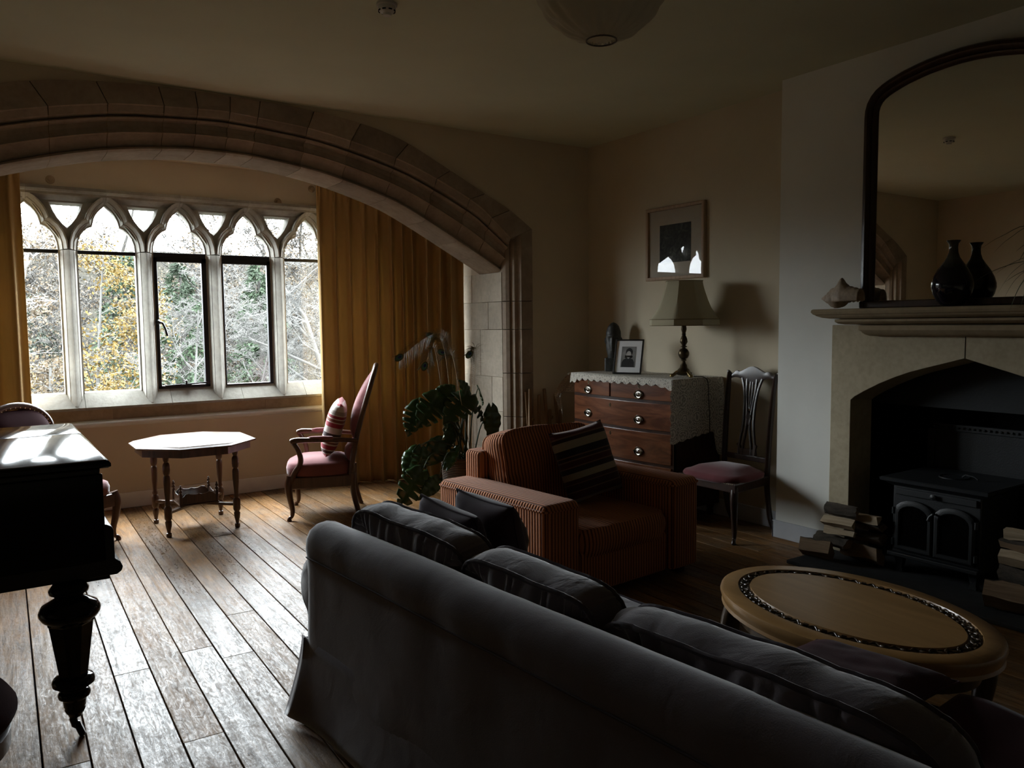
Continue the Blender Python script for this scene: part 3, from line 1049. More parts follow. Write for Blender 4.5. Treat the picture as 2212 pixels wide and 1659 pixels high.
# ------------------------------------------------------------------ overmantel mirror
mr = thing('overmantel_mirror', 'large dark framed mirror with an arched top on the mantel', 'mirror', (4.65, 2.33, 1.6235))
half = [(.57, .0), (.57, 1.16), (.566, 1.22), (.548, 1.275), (.51, 1.322), (.44, 1.362), (.33, 1.398), (.2, 1.424), (.08, 1.436), (0, 1.438)]
cl = [(y, z) for y, z in half] + [(-y, z) for y, z in half[::-1][1:]]
cl = resample([(0, y, z) for y, z in cl], 80)


def mframe(w, d):
    return None


prof = [(-.0, .0), (.0, -.03), (.012, -.046), (.03, -.05), (.045, -.042), (.052, -.03), (.06, -.034), (.07, -.030), (.082, -.016), (.085, .0)]
rings = []
for i, p in enumerate(cl):
    a, b = cl[max(i - 1, 0)], cl[min(i + 1, len(cl) - 1)]
    t_ = Vector((b[1] - a[1], b[2] - a[2])).normalized()
    nin = Vector((-t_.y, t_.x))
    if i in (0, len(cl) - 1):
        nin = Vector((-1 if i == 0 else 1, 0))
    rings.append([(x, p[1] + nin.x * d, p[2] + nin.y * d) for d, x in prof])
fr = MB().loft(rings).build('frame', 'mirror_wood', mr, smooth=40)
MB().box(-.045, 0, -.57, .57, 0, .045).build('bottom_rail', 'mirror_wood', mr, smooth=0, bevel=.008)
gp = [(p[1] * .9, p[2] - .03) for p in cl]
gp = [(y, max(z, .02)) for y, z in gp]
MB().prism(gp, -.010, -.004, 'yz').build('mirror_glass', 'silvered_glass', mr, smooth=0)

# vase, shell, spider plant on the mantel
t = NT('blue_black_glaze')
v = t.coords()
tc = t.n('ShaderNodeTexCoord')
sx = t.n('ShaderNodeSeparateXYZ')
t.l(tc.outputs['Object'], sx.inputs[0])
mrr = t.n('ShaderNodeMapRange')
mrr.inputs['From Min'].default_value = .20
mrr.inputs['From Max'].default_value = .29
t.l(sx.outputs[2], mrr.inputs['Value'])
t.l(t.ramp(mrr.outputs[0], [(0, (.004, .004, .010)), (.7, (.06, .065, .055)), (1, (.05, .05, .04))]), t.p.inputs['Base Color'])
t.p.inputs['Roughness'].default_value = .12
va = MB().lathe([(.0, 0), (.05, 0), (.058, .006), (.078, .03), (.098, .068), (.107, .105), (.106, .13), (.096, .165), (.076, .205), (.05, .243), (.033, .27), (.0245, .297), (.022, .325), (.0245, .345), (.034, .358), (.036, .363), (.031, .363), (.020, .345), (.018, .30)], 36, caps=False)
tag(va.build('vase', 'blue_black_glaze', loc=(4.513, 2.278, 1.6235), smooth=70), 'tall necked dark blue-black glazed bottle vase on the mantel', 'vase')

simple('shell_cream', (.42, .34, .26), .55, .4, var=.25, scale=30, bump=.3, bscale=50)
cs = MB()
rings = []
NTURN, SEG = 5.2, 120
for i in range(SEG + 1):
    th = i / SEG * NTURN * 2 * pi
    g = exp(-0.155 * (NTURN * 2 * pi - th) * .62)
    R_, tr_ = .040 * g, .042 * g
    knob = 1 + .30 * max(0, sin(th * 4)) ** 6
    ax = .155 - .150 * g
    ctr = Vector((R_ * cos(th), ax, R_ * sin(th)))
    rad = Vector((cos(th), 0, sin(th)))
    ring = []
    for q in range(10):
        a = 2 * pi * q / 10
        shoulder = knob if q in (1, 2, 3) else 1
        ring.append(ctr + rad * (cos(a) * tr_ * shoulder) + Vector((0, 1, 0)) * (sin(a) * tr_ * 1.5 * shoulder))
    rings.append(ring)
cs.loft(rings)
shl = thing('conch_shell', 'cream conch shell with a knobbly spire at the left end of the mantel', 'shell', (4.52, 2.955, 1.690), 0)
body = cs.build('spire', 'shell_cream', shl, smooth=50)
lip = MB()


def lipf(u, v_):
    a = lerp(-.2, pi + .15, u)
    rr_ = lerp(.052, .030, abs(v_ - .4) * 1.4) * (1 + .35 * sin(pi * u) ** 2)
    y = lerp(.075, -.125, v_)
    peak = .045 * exp(-((v_ - .35) / .12) ** 2) * exp(-((u - .55) / .12) ** 2)
    return (rr_ * cos(a) * 1.1, y, max(-.032, rr_ * sin(a) * 1.35 + peak - .012 + .004 * sin(v_ * 40) * (1 - u)))


lip.grid(lipf, 24, 24)
lip.build('flared_lip', 'shell_cream', shl, smooth=60, solid=.006)

simple('spider_leaf', (.06, .085, .045), .45, .4, var=.3, scale=20)
simple('spider_pot', (.09, .045, .028), .7, .3)
sp = thing('spider_plant', 'spider plant trailing thin leaves over the right part of the mantel', 'plant', (4.525, 1.80, 1.6235))
MB().lathe([(0, 0), (.05, 0), (.065, .10), (.072, .10), (.072, .12), (.062, .12), (.058, .10), (0, .10)], 20).build('pot', 'spider_pot', sp, smooth=40)
r2 = random.Random(4)
tips = [(-.05, .34, .02), (-.08, .30, .19), (-.06, .25, .16), (-.12, .17, -.10), (-.14, .13, -.16), (-.10, .20, -.05), (-.13, .08, -.13), (-.15, .03, -.2), (-.18, -.1, -.1), (.04, -.2, .1), (0, -.25, .2), (-.09, .22, .05), (-.12, .10, .1), (-.13, -.05, .05), (-.11, .15, -.2), (.04, .15, .3), (-.04, .05, .36)]
for tx, ty, tz in tips:
    p0 = Vector((r2.uniform(-.02, .02), r2.uniform(-.02, .02), .11))
    p3 = Vector((tx, ty, .11 + tz))
    top = max(.11, p3.z) + r2.uniform(.06, .13)
    p1 = p0.lerp(p3, .3)
    p1.z = top
    p2 = p0.lerp(p3, .72)
    p2.z = lerp(top, p3.z, .35)
    pts = spline([p0, p1, p2, p3], 5)
    side = Vector((p3.y - p0.y, -(p3.x - p0.x), 0)).normalized()
    m = MB()
    ro = []
    for i, p in enumerate(pts):
        w = .006 * sin(pi * (.12 + .86 * i / (len(pts) - 1)) ** .8)
        ro.append([p + side * w, p + Vector((0, 0, -w * .5)), p - side * w, p + Vector((0, 0, -w * .3))])
    m.loft(ro)
    m.build('leaf', 'spider_leaf', sp, smooth=60)
# ------------------------------------------------------------------ curtains
t = NT('mustard_velvet')
v = t.coords((1, 1, .25), 'Object', False)
f = t.noise(v, 5, 5)
t.l(t.ramp(f, [(.3, (.36, .225, .085)), (.7, (.50, .33, .14))]), t.p.inputs['Base Color'])
t.p.inputs['Roughness'].default_value = .9
t.p.inputs['Specular IOR Level'].default_value = .15
t.p.inputs['Sheen Weight'].default_value = .25
t.p.inputs['Sheen Tint'].default_value = (.9, .7, .4, 1)
t.bump(t.noise(v, 120, 2), .2, .002)
tl_ = t.n('ShaderNodeBsdfTranslucent')
tl_.inputs[0].default_value = (.52, .37, .16, 1)
mxs = t.n('ShaderNodeMixShader')
mxs.inputs[0].default_value = .13
t.l(t.p.outputs[0], mxs.inputs[1])
t.l(tl_.outputs[0], mxs.inputs[2])
t.l(mxs.outputs[0], t.out.inputs[0])


def curtain(name, path, z1, folds, amp, seed, label):
    pts = resample([(x, y, 0) for x, y in spline2(path)], 420)
    n = len(pts) - 1
    mb = MB()
    ph = []
    acc = 0.0
    for i in range(n + 1):
        acc += 2 * pi * folds / n * (1 + .75 * nz(i * folds / n * .55, seed, 2))
        ph.append(acc)

    def P(u, v_):
        i = min(int(round(u * n)), n)
        x, y, _ = pts[i]
        a, b = pts[max(i - 1, 0)], pts[min(i + 1, n)]
        tx = Vector((b[0] - a[0], b[1] - a[1])).normalized()
        nn = Vector((tx.y, -tx.x))
        down = 1 - v_
        q = ph[i] + .5 * nz(u * folds * .5, v_ * 1.2, seed) * down
        A = amp * (.45 + .55 * min(1, down * 3)) * (1 + .6 * nz(u * folds * .35, v_ * .8, seed + 7))
        w = sin(q) + .32 * sin(2 * q + 1.3 + seed) * (1 - .3 * down)
        w = math.copysign(abs(w) ** .8, w)
        if v_ > .93:
            w = .6 * w + .5 * sin(3 * q)
        sway = .025 * nz(u * 6, v_ * 2.5, seed + 1) * down
        z = z1 * v_
        puddle = max(0, 1 - v_ * 14)
        off = A * w + sway + puddle * .035 * (1 + nz(u * folds, 1, seed))
        return (x + nn.x * off + tx.x * .012 * cos(q) , y + nn.y * off + tx.y * .012 * cos(q), max(.006, z + puddle * .02 * nz(u * 30, seed, 3)))
    mb.grid(P, 420, 34)
    o = mb.build(name, 'mustard_velvet', smooth=180, solid=.004, loc=None)
    return tag(o, label, 'curtain')


def spline2(p):
    return [(q.x, q.y) for q in spline([(a, b, 0) for a, b in p], 10)]


curtain('curtain', [(2.72, 7.33), (2.95, 7.27), (3.3, 7.16), (3.64, 6.97), (3.92, 6.64)], 2.93, 11, .052, 3.0, 'wide mustard velvet curtain hanging to the floor right of the window')
curtain('curtain', [(-.86, 7.05), (-.5, 7.22), (-.1, 7.30), (.33, 7.33)], 2.93, 9, .050, 8.0, 'narrow visible mustard velvet curtain at the left edge of the window')

# ------------------------------------------------------------------ lantern and detector on the ceiling
t = NT('rice_paper')
v = t.coords()
f = t.noise(v, 5, 4)
t.l(t.ramp(f, [(.3, (.66, .63, .53)), (.7, (.78, .75, .65))]), t.p.inputs['Base Color'])
t.p.inputs['Roughness'].default_value = .9
t.p.inputs['Specular IOR Level'].default_value = .1
tl_ = t.n('ShaderNodeBsdfTranslucent')
tl_.inputs[0].default_value = (.80, .76, .64, 1)
mxs = t.n('ShaderNodeMixShader')
mxs.inputs[0].default_value = .40
t.l(t.p.outputs[0], mxs.inputs[1])
t.l(tl_.outputs[0], mxs.inputs[2])
t.l(mxs.outputs[0], t.out.inputs[0])
simple('lantern_wire', (.10, .08, .06), .5)
ln = thing('paper_lantern', 'round pleated paper lantern hanging from the ceiling', 'lamp', (1.93, 2.25, 2.815))


def lant(u, v_):
    th = u * 2 * pi
    ph_ = lerp(.19, pi - .19, v_)
    rib = abs(sin(ph_ * 9))
    r = .250 * (1 - .012 * (1 - rib)) + .006 * nz(cos(th) * 5, sin(th) * 5, v_ * 6) + .004 * sin(th * 22 + 6 * nz(v_ * 4, 1, 2)) * rib
    return (r * sin(ph_) * cos(th), r * sin(ph_) * sin(th), -r * .97 * cos(ph_))


MB().grid(lant, 96, 64).build('shade', 'rice_paper', ln, smooth=180)
for zc in (-.243, .243):
    wr_ = MB()
    wr_.tube([(.055 * cos(a * pi / 12), .055 * sin(a * pi / 12), zc) for a in range(25)], .003, 6)
    wr_.build('wire_ring', 'lantern_wire', ln)
MB().tube([(0, 0, .24), (0, 0, .391)], .004, 6).build('cord', 'white_paint', ln)
MB().lathe([(0, .36), (.03, .365), (.045, .391), (0, .391)], 16).build('ceiling_rose', 'white_paint', ln)
MB().tube([(-.055, 0, .243), (.055, 0, .243)], .002, 5).build('spreader', 'lantern_wire', ln)

sd = thing('smoke_detector', 'small white smoke detector on the ceiling near the arch', 'smoke detector', (1.835, 3.83, 3.206))
MB().lathe([(.052, 0), (.054, -.012), (.05, -.018), (0, -.018)], 24).build('base_plate', 'white_paint', sd)
MB().lathe([(.044, -.018), (.046, -.032), (.036, -.044), (.022, -.05), (.02, -.062), (0, -.064)], 24).build('sensor_cap', 'white_paint', sd)
sl = MB()
for q in range(8):
    a = q * pi / 4
    sl.obox((.042 * cos(a), .042 * sin(a), -.039), (.004, .018, .006), Matrix.Rotation(a, 3, 'Z'))
tag(sl.build('slot', 'soot', sd, smooth=0), kind='stuff')
# ------------------------------------------------------------------ furniture materials
wood('mahogany', (.075, .024, .011), (.20, .075, .033), .22, 'y', .5, 4.0, .04, .3)
wood('mahogany_dark', (.020, .009, .006), (.045, .020, .012), .28, 'z', .5, 5.0, .04)
wood('walnut', (.045, .022, .012), (.11, .055, .030), .3, 'z', .5, 5.0, .05, .1)
wood('table_walnut', (.085, .042, .024), (.16, .085, .05), .40, 'x', .14, 4.0, .03, .0)
wood('chair_beech', (.055, .022, .012), (.11, .048, .025), .28, 'z', .5, 5.0, .04, .2)
wood('oak_table', (.24, .13, .045), (.36, .205, .08), .30, 'y', .45, 3.5, .03, .15)
wood('oak_dark', (.03, .018, .009), (.08, .05, .026), .30, 'z', .5, 6.0, .1)
wood('pale_beech', (.22, .14, .07), (.34, .23, .13), .5, 'z', .4, 5.0, .05)
simple('piano_black', (.006, .006, .006), .085, .12, var=.05, coat=.0, bump=.03, bscale=12)
simple('piano_dull', (.005, .005, .005), .35, .4)
fabric('pink_velvet', (.25, .095, .10), .12, .15, 200, .55)
fabric('wine_velvet', (.17, .055, .062), .15, .15, 200, .5)
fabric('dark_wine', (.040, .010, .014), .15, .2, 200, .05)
fabric('sofa_plum', (.115, .098, .113), .12, .25, 260, .9, .9, .10)
fabric('sofa_cushion', (.115, .098, .113), .12, .25, 260, .9, .9, .28)
fabric('sofa_seam', (.06, .05, .058), .1, .2, 260, .2)
fabric('scatter_plum', (.055, .038, .048), .12, .25, 240, .3)
corduroy('rust_corduroy', (.09, .024, .010), (.46, .17, .065), .022)
simple('aged_brass', (.30, .22, .10), .35, .5, metal=1.0, var=.3, scale=40)
simple('handle_brass', (.42, .40, .36), .25, .5, metal=1.0, var=.15, scale=40)
simple('dark_brass', (.07, .05, .025), .35, .5, metal=.8, var=.3, scale=30)
simple('brass_nail', (.5, .42, .28), .3, .5, metal=1.0)
simple('cable_black', (.012, .012, .012), .5)
fabric('lampshade', (.44, .40, .28), .05, .2, 300, .1)
simple('shade_trim', (.20, .16, .09), .8)
simple('photo_white', (.72, .72, .72), .6, .3, var=.02)
simple('photo_grey', (.20, .20, .19), .6, .3, var=.35, scale=10)
simple('photo_dark', (.025, .025, .025), .6, .3, var=.3, scale=14)
simple('photo_face', (.42, .41, .39), .6, .3, var=.2, scale=30)
simple('frame_black', (.012, .011, .010), .35, .4)
simple('carving_dark', (.030, .030, .026), .5, .45, var=.4, scale=20, bump=.9, bscale=40)
simple('mount_cream', (.50, .45, .36), .8, .2, var=.03)
wood('frame_pale', (.33, .22, .14), (.46, .33, .22), .5, 'z', .3)
glass('picture_glass', (.97, .97, .97), .4)
simple('card_white', (.66, .66, .66), .8, .2, var=.02)
simple('card_ink', (.08, .08, .08), .8, .2)

stripe_a = [(.0, (.30, .05, .06)), (.045, (.55, .50, .46)), (.065, (.08, .03, .03)), (.11, (.55, .50, .46)), (.13, (.28, .035, .05)), (.21, (.55, .50, .46)), (.235, (.16, .06, .045)), (.27, (.55, .50, .46)), (.29, (.14, .03, .035)), (.33, (.55, .50, .46)),
            (.35, (.06, .045, .045)), (.43, (.50, .46, .42)), (.55, (.28, .035, .05)), (.63, (.55, .50, .46)), (.65, (.20, .07, .05)), (.70, (.55, .50, .46)), (.72, (.25, .035, .045)), (.77, (.55, .50, .46)), (.79, (.32, .28, .25)), (.86, (.55, .51, .47)), (.97, (.35, .06, .07))]
stripes('stripe_weave', stripe_a, 'z', .44)
stripe_b = [(.0, (.05, .03, .025)), (.06, (.22, .18, .13)), (.10, (.05, .012, .012)), (.18, (.16, .10, .07)), (.195, (.035, .012, .012)), (.27, (.14, .07, .05)), (.285, (.05, .02, .016)), (.33, (.30, .25, .18)), (.41, (.03, .02, .018)),
            (.47, (.17, .09, .06)), (.485, (.06, .014, .014)), (.55, (.17, .10, .07)), (.565, (.03, .015, .013)), (.60, (.16, .09, .06)), (.615, (.02, .015, .014)), (.70, (.32, .27, .19)), (.80, (.03, .015, .014)), (.84, (.18, .10, .07)), (.86, (.09, .02, .02)), (.92, (.16, .1, .07)), (.935, (.05, .015, .015))]
stripes('stripe_dark', stripe_b, 'z', .50)

# lace: openwork cloth
t = NT('lace')
v = t.coords((1, 1, 1), 'Object', False)


def vor(sc, feat='DISTANCE_TO_EDGE'):
    n_ = t.n('ShaderNodeTexVoronoi', feature=feat)
    n_.inputs['Scale'].default_value = sc
    t.l(v, n_.inputs['Vector'])
    return n_.outputs['Distance']


big = t.n('ShaderNodeTexVoronoi', feature='F1')
big.inputs['Scale'].default_value = 7.5
big.inputs['Randomness'].default_value = .35
t.l(v, big.inputs['Vector'])
m1 = t.n('ShaderNodeMath', operation='MULTIPLY')
m1.inputs[1].default_value = 75
t.l(big.outputs['Distance'], m1.inputs[0])
m2 = t.n('ShaderNodeMath', operation='SINE')
t.l(m1.outputs[0], m2.inputs[0])
m3 = t.n('ShaderNodeMath', operation='MULTIPLY')
t.l(vor(40), m3.inputs[0])
m3.inputs[1].default_value = 3.4
m4 = t.n('ShaderNodeMath', operation='MULTIPLY_ADD')
t.l(m2.outputs[0], m4.inputs[0])
m4.inputs[1].default_value = -.5
t.l(m3.outputs[0], m4.inputs[2])
holes = t.ramp(m4.outputs[0], [(.42, (1, 1, 1)), (.60, (0, 0, 0))])
t.p.inputs['Base Color'].default_value = (.60, .57, .50, 1)
t.p.inputs['Roughness'].default_value = .95
t.p.inputs['Specular IOR Level'].default_value = .1
mx = t.n('ShaderNodeMath', operation='MAXIMUM')
t.l(holes, mx.inputs[0])
mx.inputs[1].default_value = .52
t.l(mx.outputs[0], t.p.inputs['Alpha'])


def ring2(w, d, z, r=0.0, n=4):
    """rounded rectangle ring centred on the z axis"""
    out = []
    r = min(r, w / 2 - 1e-4, d / 2 - 1e-4)
    for sx_, sy_, a0 in ((1, 1, 0), (-1, 1, 90), (-1, -1, 180), (1, -1, 270)):
        for q in range(n + 1):
            a = radians(a0 + 90 * q / n)
            out.append((sx_ * (w / 2 - r) + r * cos(a), sy_ * (d / 2 - r) + r * sin(a), z))
    return out


# ------------------------------------------------------------------ octagonal table
ot = thing('octagonal_table', 'small octagonal wooden table with turned legs under the window', 'table', (1.345, 6.43, 0))


def octr(r, z, ph=22.5):
    return [(r * cos(radians(ph + 45 * q)), r * sin(radians(ph + 45 * q)), z) for q in range(8)]


MB().loft([octr(.44, .655), octr(.462, .658), octr(.47, .664), octr(.468, .670), octr(.452, .676), octr(.44, .681), octr(.436, .684)]).build('tabletop', 'table_walnut', ot, smooth=20)
MB().loft([octr(.425, .60), octr(.425, .657), octr(.405, .657), octr(.405, .60), octr(.425, .60)], True, False).build('apron', 'walnut', ot, smooth=20, bevel=.003)
legp = [(.016, 0), (.020, .008), (.019, .03), (.012, .035), (.014, .05), (.022, .085), (.024, .115), (.018, .125), (.026, .14), (.028, .15), (.028, .215), (.025, .225), (.018, .235), (.022, .25), (.016, .265), (.017, .29), (.021, .34), (.024, .40), (.0245, .44),
        (.022, .455), (.016, .463), (.024, .478), (.026, .50), (.026, .535), (.022, .55), (.014, .56), (.020, .575), (.024, .60)]
for sx in (-1, 1):
    for sy in (-1, 1):
        MB().lathe(legp, 16, (sx * .248, sy * .252, 0)).build('leg', 'walnut', ot, smooth=40)
for a in (45, -45):
    Rr = Matrix.Rotation(radians(a), 4, 'Z')
    MB().box(-.345, .345, -.020, .020, .172, .192).xform(Rr).build('stretcher', 'walnut', ot, smooth=0, bevel=.004)
TR = Matrix.Rotation(radians(45), 4, 'Z')
MB().box(-.145, .145, -.145, .145, .192, .202).xform(Rr @ TR).build('tray', 'walnut', ot, smooth=0, bevel=.003)
for q in range(4):
    Rq = Matrix.Rotation(radians(90 * q), 4, 'Z')
    top = [(-.125, .05), (-.10, .075), (-.075, .078), (-.05, .065), (-.02, .06), (0, .066), (.02, .06), (.05, .065), (.075, .078), (.10, .075), (.125, .05)]
    if q % 2 == 0:
        top = [(x, z + .012 * (1 - abs(x) / .125)) for x, z in top]
    outl = [(-.125, .0)] + top + [(.125, .0)]
    MB().prism([(x, .202 + z) for x, z in outl], .128, .136).xform(Rq).build('gallery_rail', 'walnut', ot, smooth=0, bevel=.002, seg=1)
for sx in (-1, 1):
    for sy in (-1, 1):
        MB().lathe([(.012, .20), (.012, .285), (.008, .29), (.014, .30), (.014, .306), (.007, .314), (.012, .326), (.010, .334), (.005, .340), (.007, .348), (.0, .356)], 12, (sx * .132, sy * .132, 0)).build('finial', 'walnut', ot, smooth=50)
bk = thing('white_booklet', 'white booklet lying in the tray of the octagonal table', 'booklet', (1.335, 6.42, .2025), .3)
MB().box(-.075, .075, -.055, .055, 0, .010).build('page_block', 'card_white', bk, smooth=0, bevel=.001)
MB().box(-.078, .078, -.057, .057, .010, .012).build('cover', 'photo_white', bk, smooth=0)


# ------------------------------------------------------------------ cabriole chairs
def cabriole(x, y, top, out, s=1.0, n=10):
    """front leg: knee out, ankle in, toe out; out = unit vector the knee points to"""
    ox, oy = out
    pts = spline([(x, y, top), (x + .018 * ox, y + .018 * oy, top * .80), (x + .010 * ox, y + .010 * oy, top * .55), (x - .012 * ox, y - .012 * oy, top * .25), (x - .006 * ox, y - .006 * oy, top * .10), (x + .016 * ox, y + .016 * oy, .022), (x + .018 * ox, y + .018 * oy, 0)], 5)
    m = len(pts) - 1
    rad = [interp([(0, .030), (.2, .031), (.45, .022), (.7, .0145), (.85, .0150), (.94, .021), (1, .016)], i / m) * s for i in range(m + 1)]
    return MB().tube(pts, rad, n)


def upholstered_seat(wf, wb, d, z0, z1, mat_, par, crown=.045):
    """seat pad: wider at the front (local -y)"""
    rr_ = []
    for q, (ins, z) in enumerate([(0.012, z0), (0.0, z0 + .012), (-.004, lerp(z0, z1, .55)), (.006, lerp(z0, z1, .88)), (.03, z1), (.08, z1 + crown * .6), (.16, z1 + crown)]):
        pts = []
        for i in range(32):
            a = 2 * pi * i / 32
            ca, sa = cos(a), sin(a)
            e = 4.0
            rr0 = (abs(ca) ** e + abs(sa) ** e) ** (-1 / e)
            yy = sa * rr0 * (d / 2 - ins)
            w = lerp(wf, wb, (yy + d / 2) / d) / 2 - ins
            bow = -.02 * (1 - (ca * rr0) ** 2) if sa < 0 else 0
            pts.append((ca * rr0 * w, yy + bow * (1 if sa * rr0 < -.6 else 0), z))
        rr_.append(pts)
    return MB().loft(rr_).build('seat', mat_, par, smooth=60)


def fauteuil(name, label, loc, phi, arms, mat_, group=None, zt=1.215, y1=.46, shaded_back_mat=None):
    c = thing(name, label, 'chair', loc, phi, group)
    wf, wb, d = .60, .50, .52
    upholstered_seat(wf, wb, d, .345, .455, mat_, c, .035)
    fr_ = MB()
    ro = []
    for z, ins in ((.255, .004), (.26, 0), (.345, -.003), (.352, .01)):
        ro.append([(sx_ * (lerp(wf, wb, (sy_ + 1) / 2) / 2 - ins), sy_ * (d / 2 - ins), z) for sx_, sy_ in ((-1, -1), (1, -1), (1, 1), (-1, 1))])
    fr_.loft(ro).build('seat_rail', 'chair_beech', c, smooth=20, bevel=.006)
    for s in (-1, 1):
        cabriole(s * .275, -.235, .36, (s * .6, -.8)).build('leg', 'chair_beech', c, smooth=70)
        pts = spline([(s * .235, .25, .36), (s * .235, .255, .2), (s * .235, .29, .05), (s * .235, .31, 0)], 5)
        MB().tube(pts, [lerp(.026, .018, i / (len(pts) - 1)) for i in range(len(pts))], 8).build('leg', 'chair_beech', c, smooth=60)
    # tall balloon back, raked
    zb, y0 = .33, .235
    zs_ = zt - .175

    def back_pt(u):
        """outline of the back frame, u 0..1 from one foot over the top to the other"""
        tab = [(0, .222), (.12, .20), (.22, .168), (.30, .175), (.38, .225), (.50, .262)]
        if u < .5:
            s, q = -1, u
        else:
            s, q = 1, 1 - u
        if q <= .36:
            z = lerp(zb, zs_, q / .36)
            x = interp([(0, .225), (.10, .215), (.18, .185), (.25, .20), (.36, .262)], q)
        else:
            a = (q - .36) / .14 * pi / 2
            x, z = .262 * cos(a), zs_ + (zt - zs_) * sin(a)
        t_ = (z - zb) / (zt - zb)
        return Vector((s * x, y0 + (y1 - y0) * (t_ ** 1.35), z))
    outl = [back_pt(i / 72) for i in range(73)]
    MB().tube(outl, [.021 if 8 < i < 64 else .024 for i in range(73)], 10, flat=1.25, up=(0, 1, 0)).build('back_frame', 'chair_beech', c, smooth=60)

    def pad(u, v_):
        # v along height from seat to top, u across
        z = lerp(.43, zt - .03, v_)
        q = 0
        # half width at this height
        best = .2
        for i in range(37):
            if outl[i].z <= z:
                best = abs(outl[i].x)
        best = max(best - .012, .01)
        if z > zs_:
            best = .25 * sqrt(max(0.002, 1 - ((z - zs_) / (zt - zs_ + .01)) ** 2))
        t_ = (z - zb) / (zt - zb)
        y = y0 + (y1 - y0) * (t_ ** 1.35)
        a = -1 + 2 * u
        puff = (.085 * sin(pi * min(1, max(0, (v_ - .24) / .76)) ** .8) ** .7 if v_ > .24 else .075 * sin(pi * v_ / .24) ** .7)
        return (a * best, y - .004 - puff * (1 - a ** 4) ** .7, z)
    pm = MB().grid(pad, 16, 40)

    def padb(u, v_):
        p = pad(u, v_)
        z = p[2]
        t_ = (z - zb) / (zt - zb)
        return (p[0], y0 + (y1 - y0) * (t_ ** 1.35) + .012, z)
    pm.grid(padb, 16, 40)
    pm.build('backrest', shaded_back_mat or mat_, c, smooth=60)
    tn = MB()
    for i in range(10, 63):
        p = outl[i]
        tn.obox((p.x * .93, p.y - .018, p.z - (.012 if 30 < i < 42 else 0)), (.007, .007, .007))
    tag(tn.build('brass_nail', 'brass_nail', c, smooth=0), kind='stuff')
    if arms:
        for s in (-1, 1):
            pts = spline([(s * .222, .30, .62), (s * .245, .15, .635), (s * .272, -.02, .642), (s * .283, -.17, .645), (s * .283, -.225, .632)], 6)
            MB().tube(pts, [.020, .019, .018, .018, .0185, .019, .019, .019, .019, .019, .019, .019, .019, .020, .020, .020, .021, .022, .023, .024, .024, .024, .024, .023, .016][:len(pts)], 10).build('arm', 'chair_beech', c, smooth=60)
            pts = spline([(s * .282, -.205, .63), (s * .280, -.165, .56), (s * .282, -.150, .47), (s * .285, -.20, .38), (s * .278, -.235, .30)], 6)
            MB().tube(pts, [lerp(.020, .026, (i / (len(pts) - 1)) ** 2) for i in range(len(pts))], 10).build('arm_support', 'chair_beech', c, smooth=60)
            pd = MB().loft([[(s * .266 + x * w, y + 0 * x, .655 + z * h) for x, z in [(cos(a * pi / 4), sin(a * pi / 4)) for a in range(8)]] for y, w, h in ((-.10, .003, .004), (-.095, .016, .012), (-.06, .02, .019), (.04, .02, .019), (.10, .017, .013), (.11, .004, .004))])
            pd.build('arm_pad', mat_, c, smooth=60)
    return c


AC = (2.325, 6.275, 0)
fauteuil('armchair', 'open-armed chair in faded pink with a tall rounded back beside the wide curtain', AC, radians(-114), True, 'pink_velvet')
fauteuil('side_chair', 'armless pink-seated chair with a rounded back behind the piano', (.40, 6.36, 0), radians(36.9), False, 'pink_velvet', None, 1.0, .36, 'dark_wine')  # shade on the pink backrest is put into its colour, as dark wine
cu, seam = scatter(.44, .46, .15, 22, 2.0)
cph = radians(-114)
cl_ = Vector((.0, .105, .715))
cw = Vector((cos(cph) * cl_.x - sin(cph) * cl_.y + AC[0], sin(cph) * cl_.x + cos(cph) * cl_.y + AC[1], cl_.z))
o = cu.build('striped_cushion', 'stripe_weave', smooth=60, loc=cw)
o.rotation_euler = (radians(-17), radians(3), cph)
tag(o, 'red and cream striped cushion standing on the pink armchair', 'cushion', 'striped cushions')

# ------------------------------------------------------------------ dining chair
dc = thing('dining_chair', 'dark wooden dining chair with a pierced back and wine velvet seat', 'chair', (4.49, 3.85, 0), radians(-90))
upholstered_seat(.56, .44, .46, .415, .47, 'wine_velvet', dc, .045)
MB().loft([[(sx_ * (lerp(.55, .43, (sy_ + 1) / 2) / 2 - i_), sy_ * (.225 - i_), z) for sx_, sy_ in ((-1, -1), (1, -1), (1, 1), (-1, 1))] for z, i_ in ((.365, .003), (.368, 0), (.42, 0), (.43, .006))]).build('seat_rail', 'mahogany_dark', dc, smooth=20, bevel=.004)
nl = MB()
for q in range(34):
    nl.lathe([(0.0045, 0), (.004, .002), (.002, .0035), (0, .004)], 6, (-.25 + q * .0152, -.2265 - .004 * (1 - (q / 16.5 - 1) ** 2), .424), axis=Matrix.Rotation(radians(90), 3, 'X'))
tag(nl.build('brass_nail', 'brass_nail', dc, smooth=0), kind='stuff')
for s in (-1, 1):
    cabriole(s * .245, -.195, .40, (s * .5, -.85), .92).build('leg', 'mahogany_dark', dc, smooth=70)
    pts = spline([(s * .19, .315, 0), (s * .195, .255, .12), (s * .198, .215, .34), (s * .20, .215, .50), (s * .205, .235, .80), (s * .212, .27, 1.10), (s * .216, .285, 1.165)], 6)
    MB().tube(pts, [.016 + .008 * sin(pi * i / (len(pts) - 1)) ** .5 for i in range(len(pts))], 8, flat=.8).build('back_post', 'mahogany_dark', dc, smooth=50)
cr = MB()
top = []
n = 40
